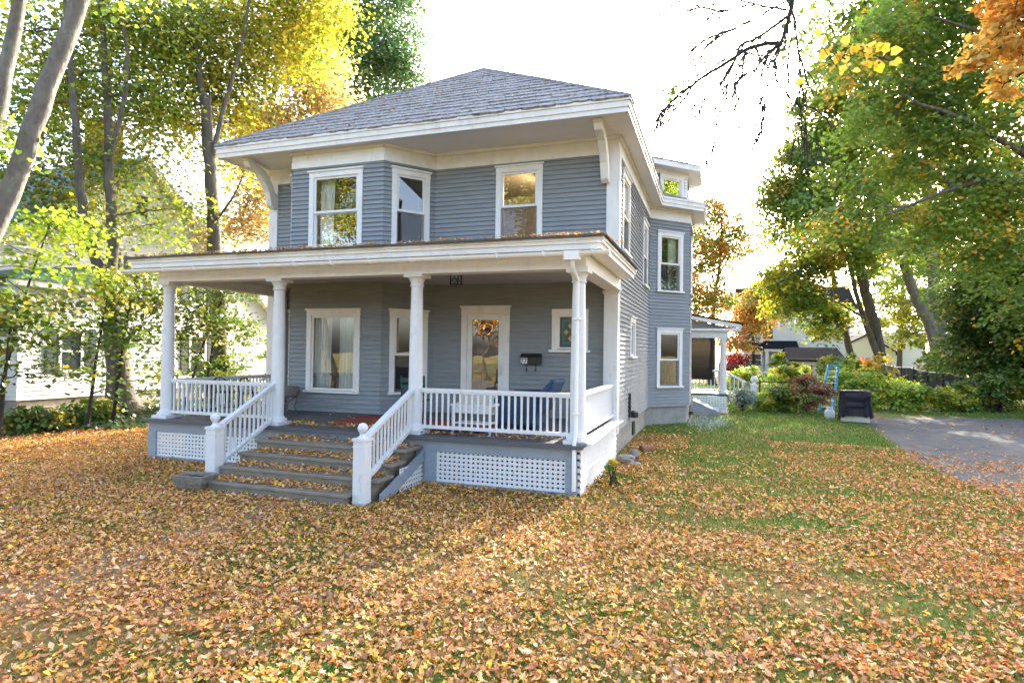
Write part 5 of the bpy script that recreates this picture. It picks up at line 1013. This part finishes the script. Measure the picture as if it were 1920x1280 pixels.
# ---------------------------------------------------------------- shrubs
def shrub(name, label, x, y, r, h, pal, n, size=.09, group=None, seed=0, stems=6, cat='shrub', flat=.5, sp=.4, z0=.15):
    rg = np.random.default_rng(seed)
    t = empty(name, (x,y,0), label=label, cat=cat, group=group)
    bl = [(rg.normal()*r*.35, rg.normal()*r*.35, z0+(h-z0)*(.25+.55*rg.random()), r*(.45+.25*rg.random())) for _ in range(7)]+[(0,0,h*.45,r*.7)]
    sc, bi, pos, nr, yaw, sz, col = crown_arrays(bl, pal, size, n, flat, sp, rg, .35)
    pos[:,2] = np.abs(pos[:,2])+.02
    mb = MB()
    for k in range(stems):
        e = bl[k%len(bl)]; mb.tube([(rg.normal()*.08,rg.normal()*.08,0),(e[0]*.5,e[1]*.5,e[2]*.6),(e[0]*1.1,e[1]*1.1,e[2]+e[3]*.4)], [.016,.012,.004], 5)
    for j in range(0,len(sc),2): 
        s_ = sc[j]; mb.tube([(s_[0]*.3,s_[1]*.3,max(.02,s_[2]*.45)),tuple(s_)],[.006,.002],4,cap=False)
    mb.build('stem', M['bark_dark'], t)
    V, F = place(LT, LTRI, pos, nr, yaw, sz); np_mesh('leaves', V, F, M['leaf'], np.repeat(col,len(LT),0), t); return t
SG = 'shrubs along the back fence'
shrub('shrub','silvery green shrub at the foot of the back porch stairs',.95,24.3,.6,1.0,'silver',2600,.07,SG,1)
shrub('shrub','low bright green shrub beside the back porch newel post',1.75,24.7,.7,.6,'lime',2600,.08,SG,2)
shrub('shrub','dark green shrub between the fence gate and the russet bush',2.45,24.7,.75,.95,'shade',3400,.08,SG,3)
shrub('shrub','russet brown bush in front of the blue stepladder',3.25,24.6,.7,1.35,'russet',4200,.07,SG,4)
shrub('shrub','tall yellow green shrub rising behind the russet bush',2.9,28.4,.7,2.4,'grny',3200,.11,SG,5)
shrub('shrub','wide lime green bush directly behind the covered grill',5.4,27.8,1.2,1.6,'lime',6500,.11,SG,6)
shrub('shrub','lime green bush second to the right of the covered grill',7.3,28.2,1.1,1.25,'lime',5200,.11,SG,7)
shrub('shrub','yellow bush at the far edge of the asphalt driveway',9.1,28.2,.95,.95,'grny',4200,.1,SG,8)
shrub('shrub','dark green bush beneath the big hedge tree beside the driveway',10.4,28.6,.9,1.3,'dkg',4200,.1,SG,9)
shrub('shrub','pale green bush behind the far black fence on the left',1.6,39.4,1.3,1.2,'lime',4200,.12,SG,10)
shrub('shrub','yellow green bush behind the far black fence in the middle',4.3,41.4,1.4,1.35,'lime',4200,.12,SG,11)
shrub('shrub','orange green bush under the slender dark trunk',8.0,38,1.5,1.9,'orgy',4200,.13,SG,12)
shrub('shrub','tall bush reaching past the garage under the leaning trunks',6.2,37,1.2,2.3,'grny',4200,.13,SG,13)
shrub('shrub','bright crimson red shrub in front of the distant grey house',1.55,58,1.1,2.5,'red',2600,.18,SG,14)
shrub('shrub','leafy green bush behind the sagging black fence on the left',12.6,41,1.7,2.6,'shade',4200,.16,SG,15)
shrub('shrub','leafy green bush behind the sagging black fence on the right',13.6,33,1.7,2.8,'shade',4600,.15,SG,16)
shrub('shrub','dark bush closing the gap at the right edge beyond the driveway',13.6,27.5,1.4,2.2,'dkg',4600,.12,SG,17)
UG = 'undergrowth beside the white neighbouring house'
for k, (x, y, r, h, pal, n, lab) in enumerate([
  (-15.6,10.1,.75,.45,'shade',1900,'low leafy green bush at the left edge of the lawn'), (-15.9,11.8,.7,.5,'shade',1700,'leafy green bush below the left window of the white house'), (-16.2,12.6,.6,.4,'cover',1500,'dark green bush at the foot of the forked maple'),
  (-16.0,16.2,1.2,2.0,'shade',2600,'tall bush growing between the two maples beside the porch'), (-14.4,17.5,1.1,2.0,'grny',2200,'yellow green bush seen through the porch behind the metal chairs'), (-13.2,19.5,1.2,2.6,'lime',4200,'pale green bush nearest the left wall of the grey house')]):
    shrub('bush', lab, x, y, r, h, pal, n, .1, UG, 40+k, flat=.35, sp=.55)
def sapling(label, x, y, h, lean, blobs, pal, n, seed, size=.13):
    make_tree('sapling', label, 'sapling', 'saplings beside the white neighbouring house', [(.05,.015,[(x,y,0),(x+lean[0]*.3,y+lean[1]*.3,h*.4),(x+lean[0]*.6,y+lean[1]*.6,h*.7),(x+lean[0],y+lean[1],h)])], blobs, pal, size, n, .3, 1.0, seed, 'bark_dark')
sapling('thin crooked sapling with lime leaves at the far left',-15.9,9.4,5.2,(.3,1.0),[(-15.5,10.4,5.0,1.1),(-15.9,9.3,3.9,.9),(-15.0,10.6,4.3,1.0),(-15.6,9.6,2.7,.9),(-15.4,11.2,3.4,1.0),(-15.8,8.7,4.8,.8)],'lime',2500,61,.11)
sapling('slim sapling with green leaves in front of the white wing window',-15.3,11.9,4.2,(.1,.5),[(-15.2,12.3,3.9,1.0),(-15.5,11.6,2.6,.9),(-15.1,12.6,2.9,.8),(-15.1,13.1,3.6,.8)],'shade',2000,62,.11)
sapling('slim leaning sapling between the forked maple and the porch',-15.2,14.0,4.6,(.5,1.5),[(-14.7,15.3,4.3,.9),(-15.0,14.6,3.2,.8),(-14.5,15.6,3.3,.7),(-15.3,13.9,2.2,.7)],'shade',1700,63,.11)
sapling('bushy sapling screening the white wing window',-15.0,11.0,3.6,(.1,.4),[(-15.0,11.4,2.9,.9),(-15.3,10.8,1.9,.9),(-14.8,11.9,2.0,.8),(-15.1,10.3,3.0,.8),(-14.9,12.5,1.3,.7)],'shade',1300,64,.11)
sapling('leafy sapling nearest the camera at the left edge of the lawn',-14.8,8.9,3.2,(-.1,.3),[(-15.0,9.2,2.6,.9),(-15.2,8.6,1.7,.8),(-14.7,9.8,1.7,.8),(-15.3,9.7,3.2,.9)],'shade',1400,65,.11)
sapling('small sapling at the right foot of the forked maple',-15.6,15.2,4.2,(.3,.5),[(-15.2,15.6,3.6,.9),(-15.4,15.0,2.5,.8),(-14.9,16.2,2.6,.9),(-15.6,16.4,4.4,1.0)],'shade',1200,66,.11)
# bare hanging branch against the sky
t = empty('bare_branch', (2.0,6.0,7.0), label='bare dark branch hanging down from the top of the sky', cat='branch')
BR = BARE
mb = MB(); rgb = np.random.default_rng(12)
def twig(pts, r0, r1, depth):
    P = np.array(pts); s = np.concatenate([[0],np.cumsum(np.linalg.norm(np.diff(P,axis=0),axis=1))]); q = np.linspace(0,s[-1],max(5,int(s[-1]/.08)))
    Q = np.stack([np.interp(q,s,P[:,i]) for i in range(3)],1); Q[1:] += np.cumsum(rgb.normal(size=Q[1:].shape)*.006,axis=0)
    mb.tube(Q-np.array([2.0,6.0,7.0]), list(np.linspace(r0,r1,len(Q))), 6)
    if depth > 0:
        for k in range(int(len(Q)*(.75 if depth > 1 else .3))):
            i = rgb.integers(2,len(Q)); a = Q[i]; L_ = rgb.uniform(.15,.5)*(1.3 if depth > 1 else .7); d = (Q[min(i+1,len(Q)-1)]-Q[i-1]); d = d/(np.linalg.norm(d)+1e-6)+rgb.normal(size=3)*.45+np.array([0,0,-.45]); d /= np.linalg.norm(d)
            twig([a, a+d*L_*.5+rgb.normal(size=3)*.02, a+d*L_+np.array([0,0,-.1*L_])], max(.0075,r0*.3), .0055, depth-1)
mb.tube([(x-2.0,y-6.0,z-7.0) for x,y,z in BARE_STEM], [.11,.09,.07,.05,.04], 10)
for r0, r1, pts in BR: twig(pts, r0, r1, 2 if r0 > .011 else 1)
mb.build('limb', M['bark_dark'], t)
rgl = np.random.default_rng(4); LB = np.array(BARELEAF); n = len(LB)
pos = np.repeat(LB[:,:3],9,0)+rgl.normal(size=(n*9,3))*np.repeat(LB[:,3],9)[:,None]-np.array([2.0,6.0,7.0]); m = len(pos)
V, F = place(LT, LTRI, pos, rgl.normal(size=(m,3)), rgl.random(m)*6.28, np.full(m,.07)); np_mesh('leaves', V, F, M['leaf'], np.repeat(pick('dkg',m,rgl),len(LT),0), t)
# ivy ground cover along the left edge
rg = np.random.default_rng(21); n = 9000
x = rg.uniform(-19.5,-11.2,n); y = rg.uniform(8,19,n); keep = (x < -14.3+.5*(y-11)*(y > 11)-.6*(11-y)*(y < 11)-.3*np.sin(y*2)) & (x > -19.6); x, y = x[keep], y[keep]; n = len(x)
z = .03+.17*rg.random(n)*(.6+.4*np.sin(x*1.7)*np.cos(y*1.3))
V, F = place(LT, LTRI, np.stack([x,y,z],1), np.stack([rg.normal(size=n)*.5,rg.normal(size=n)*.5,np.ones(n)*.8],1), rg.random(n)*6.28, .07+.07*rg.random(n))
tag(np_mesh('ground_cover', V, F, M['leaf'], np.repeat(pick('cover',n,rg),len(LT),0)), 'dark green ground cover along the left edge of the lawn', 'ground cover', kind='stuff')

# ---------------------------------------------------------------- fallen leaves and grass
LC = np.array([(.72,.4,.17),(.66,.31,.09),(.74,.5,.28),(.7,.39,.06),(.76,.46,.05),(.5,.2,.07),(.32,.14,.06),(.7,.26,.05),(.6,.16,.05),(.45,.27,.16)])
LW_TAN = np.array([.16,.17,.1,.11,.1,.13,.09,.07,.03,.04]); LW_RED = np.array([.14,.12,.08,.05,.05,.13,.08,.17,.14,.04])
def drive_left(y): return np.interp(y, [-4,7.5,10.2,12.4,14.2,17.2,20.6,22.9], [5.2,4.9,4.4,4.0,3.95,4.2,4.5,4.3])
def vnoise(x, y, s, seed):
    rg = np.random.default_rng(seed); a = 0
    for k in range(5):
        th = rg.random()*6.28; f = s*(1+.7*k); a = a+np.sin((x*np.cos(th)+y*np.sin(th))*f+rg.random()*6.28)/(1+.4*k)
    return a/2.2
def blocked(x, y):
    h = (x > -10.45) & (x < -1.87) & (y > 8.68) | (x > -7.25) & (x < -4.4) & (y > 6.98) & (y < 9) | (x > -1.95) & (x < -.72) & (y > SBY+.1*0+ (x+1.91)) & (y < SBY+3.9)
    h |= (x > -1.95) & (x < .45) & (y > 21.8) & (y < 26.3)
    return h
def in_view(x, y, m=1.75):
    d = x*CAM_F[0]+y*CAM_F[1]-2.112*CAM_F[2]; u = (x*CAM_R[0]+y*CAM_R[1])/np.maximum(d,.01); return (d > 1.2) & (np.abs(u) < .85*m+.05)
def leaf_density(x, y):
    n1 = vnoise(x,y,1.1,1); n2 = vnoise(x,y,2.7,2)
    d = np.where(x < -1.5, 1.0, np.clip(1.05-(y-7.2)/7.5, .06, 1.0))
    d = np.where((x > -1.9) & (x < -.6) & (y > 8) & (y < 18), .85, d)
    d = np.where((x > 1.2) & (y < 16), np.maximum(d,.62), d)
    dr = x > drive_left(y)
    d = np.where(dr, np.clip(1.0-(y-9)/7,.1,1.0), d)
    pth = (np.abs(x+5.55+.3*n2) < .55) & (y < 6.9); d = np.where(pth, .9, d)
    d = np.where((x < -10.6) & (y > 7), 1.1, d)
    d = np.where(y > 24, .12, d); d = np.where(x < -14.2, .5*d, d)
    return np.clip(np.where(x > -3.2, d*(.8+.45*n1+.5*n2), d*(.98+.36*n1+.36*n2)), .02, 1.3)
rg = np.random.default_rng(31)
def scatter(n, x0, x1, y0, y1, dens):
    x = rg.uniform(x0,x1,n); y = rg.uniform(y0,y1,n); k = in_view(x,y) & ~blocked(x,y); x, y = x[k], y[k]
    if dens is not None: k = rg.random(len(x))*1.3 < dens(x,y); x, y = x[k], y[k]
    return x, y
Vs, Fs, Cs, off = [], [], [], 0
def litter(T, TRI, x, y, z, size, tilt=.35, red=None):
    global off
    n = len(x); nr = np.stack([rg.normal(size=n)*tilt, rg.normal(size=n)*tilt, np.ones(n)], 1)
    curl = np.stack([rg.uniform(-.7,1.6,n), rg.uniform(-.7,1.2,n), rg.uniform(-.9,.9,n)], 1)
    V, F = place(T, TRI, np.stack([x,y,z],1), nr, rg.random(n)*6.28, size, curl)
    w = np.where((rg.random(n) < red)[:,None], LW_RED, LW_TAN) if red is not None else np.repeat(LW_TAN[None],n,0)
    ci = (np.cumsum(w,1) < rg.random(n)[:,None]).sum(1).clip(0,9); c = LC[ci]*(1+.5*(rg.random((n,1))-.5))
    Vs.append(V); Fs.append(F+off); Cs.append(np.repeat(np.clip(c,.01,.8),len(T),0)); off += len(V)
redf = lambda x, y: np.clip((x+.3)/3.5,0,1)
for (T,TRI,n,x0,x1,y0,y1,sz) in ((LIT1,LIT1T,82000,-14,10,1.2,8.2,.04),(LIT2,LIT2T,175000,-14,10,1.2,8.2,.038),(LIT2,LIT2T,160000,-18,9,8.2,16,.046),(LIT1,LIT1T,34000,-18,9,8.2,16,.046),(LIT3,LIT3T,26000,-20,14,16,27,.06),(LIT3,LIT3T,9000,-4,14,27,42,.08)):
    x, y = scatter(n,x0,x1,y0,y1,leaf_density); n = len(x)
    litter(T,TRI,x,y,.012+.05*rg.random(n)**2,sz*(.45+1.0*rg.random(n)**1.3),.5,redf(x,y))
tag(np_mesh('fallen_leaves', np.concatenate(Vs), np.concatenate(Fs), M['litter'], np.concatenate(Cs)), 'carpet of tan and orange fallen leaves over the lawn', 'fallen leaves', kind='stuff')
# leaves on the steps and porch
Vs, Fs, Cs, off = [], [], [], 0
for i, (ya, z) in enumerate(steps_y):
    n = 900; yb = 8.66 if i == 3 else steps_y[i+1][0]; x = rg.uniform(-7.1,-4.48 if i else -4.8,n); y = yb-(yb-ya)*.85*rg.random(n)**1.3
    k = rg.random(n) < .55+.4*vnoise(x,y,2.2,40+i); x, y = x[k], y[k]; litter(LIT2,LIT2T,x,y,z+.012+.035*rg.random(len(x)),.05*(.6+.7*rg.random(len(x))),.45)
for (n,x0,x1,y0,y1) in ((700,-7.2,-5.2,8.75,9.25),(60,-9.8,-7.6,8.75,9.5),(330,-4.5,-2.1,8.66,9.3),(120,-9.8,-2.2,9.3,11.0),(40,-1.93,-1.75,8.8,12)):
    x = rg.uniform(x0,x1,n); y = rg.uniform(y0,y1,n); k = rg.random(n) < .5+.5*vnoise(x,y,3,50); x, y = x[k], y[k]; litter(LIT2,LIT2T,x,y,ZF+.035+.02*rg.random(len(x)),.045*(.6+.7*rg.random(len(x))),.4)
tag(np_mesh('fallen_leaves', np.concatenate(Vs), np.concatenate(Fs), M['litter'], np.concatenate(Cs)), 'dry brown leaves drifted on the front steps and porch floor', 'fallen leaves', kind='stuff')
Vs, Fs, Cs, off = [], [], [], 0
n = 2600; x = rg.uniform(-10.4,-1.55,n); y = 8.36+2.6*rg.random(n)**2.4; z = 3.8+(y-8.35)*.12
k = rg.random(n) < .55+.45*vnoise(x,y,2.5,60)+.25*(x < -5); x, y, z = x[k], y[k], z[k]; litter(LIT2,LIT2T,x,y,z+.02*rg.random(len(x)),.045*(.6+.7*rg.random(len(x))),.4)
n = 700; x = rg.uniform(-10.5,-2,n); y = rg.uniform(10.9,15,n); z = 6.72+(y-10.8)*.698+.035; k = (z < 9.9) & (np.abs(x+6.2) < 4.65-(y-10.85)) & (rg.random(n) < .12+.6*np.exp(-((x+8.3)/1.3)**2)); x, y, z = x[k], y[k], z[k]
litter(LIT2,LIT2T,x,y,z,.055*(.6+.7*rg.random(len(x))),.2)
tag(np_mesh('fallen_leaves', np.concatenate(Vs), np.concatenate(Fs), M['litter'], np.concatenate(Cs)), 'brown leaves lying on the house roof and porch roof', 'fallen leaves', kind='stuff')
# grass blades
def grass_density(x, y):
    n1 = vnoise(x,y,1.3,70); n2 = vnoise(x,y,3.1,71)
    d = np.where((x > -1.2) & (y > 7.5), .95, np.where(x > -3.2, .6, .38)+.5*n1+.3*n2); d = np.where(x < -9, .15, d); d = np.where((np.abs(x+5.55) < .7) & (y < 7), .03, d)
    d = np.where(x > drive_left(y)-.1, np.where((y > 25.8), .8, 0), d); return np.clip(d,0,1)
GC = np.array([(.075,.17,.018),(.11,.22,.022),(.15,.25,.03),(.05,.12,.018),(.24,.24,.06)])
GV, GF, GCc, o2 = [], [], [], 0
for (n,x0,x1,y0,y1,hh,ww) in ((180000,-9,8,1.2,8,.055,.0045),(150000,-14,5,8,16,.06,.007),(70000,-3,14,16,27,.07,.013),(26000,-4,14,26,46,.1,.03)):
    x, y = scatter(n,x0,x1,y0,y1,grass_density); n = len(x); a = rg.random(n)*6.28; h = hh*(.5+.8*rg.random(n)); w = ww*(.7+.6*rg.random(n)); lx, ly = rg.normal(size=n)*h*.5, rg.normal(size=n)*h*.5
    A = np.stack([x-w*np.cos(a),y-w*np.sin(a),np.zeros(n)],1); B = np.stack([x+w*np.cos(a),y+w*np.sin(a),np.zeros(n)],1); T_ = np.stack([x+lx,y+ly,h],1)
    GV.append(np.stack([A,B,T_],1).reshape(-1,3)); GF.append(np.arange(n*3).reshape(-1,3)+o2); o2 += n*3; GCc.append(np.repeat(GC[rg.choice(5,n,p=(.3,.28,.2,.14,.08))]*(.8+.4*rg.random((n,1))),3,0))
tag(np_mesh('grass', np.concatenate(GV), np.concatenate(GF), M['blade'], np.concatenate(GCc)), 'short green lawn grass showing between the fallen leaves', 'grass', kind='stuff')
# weeds at the porch corner
shrub('weed','small yellow green weed growing at the porch corner',-1.55,9.6,.22,.45,'lime',260,.06,None,80,cat='weed',sp=.15,z0=.05)
# lamps lit inside, seen through the upper window
for (x,y,z,lab) in ((-3.9,13.6,6.05,'round warm ceiling lamp glowing behind the upper right window'),):
    t = empty('ceiling_lamp', (x,y,z), label=lab, cat='lamp')
    mb = MB(); mb.lathe([(.14*math.sin(a),-.14*math.cos(a)) for a in np.linspace(.1,1.7,8)]+[(.14,.03)], seg=16); mb.build('shade', emit_mat('lit_lamp_glass',(1,.62,.28),4), t, smooth=True)
    mb = MB(); mb.lathe([(.15,.03),(.15,.06),(.03,.07),(.03,.2)], seg=16); mb.build('mount', M['alu'], t)
    ld = bpy.data.lights.new('lamp_glow','POINT'); ld.energy = 25; ld.color = (1,.7,.4); ld.shadow_soft_size = .1; lo = bpy.data.objects.new('lamp_glow', ld); COL.objects.link(lo); lo.parent = t; lo.location = (0,0,-.25)
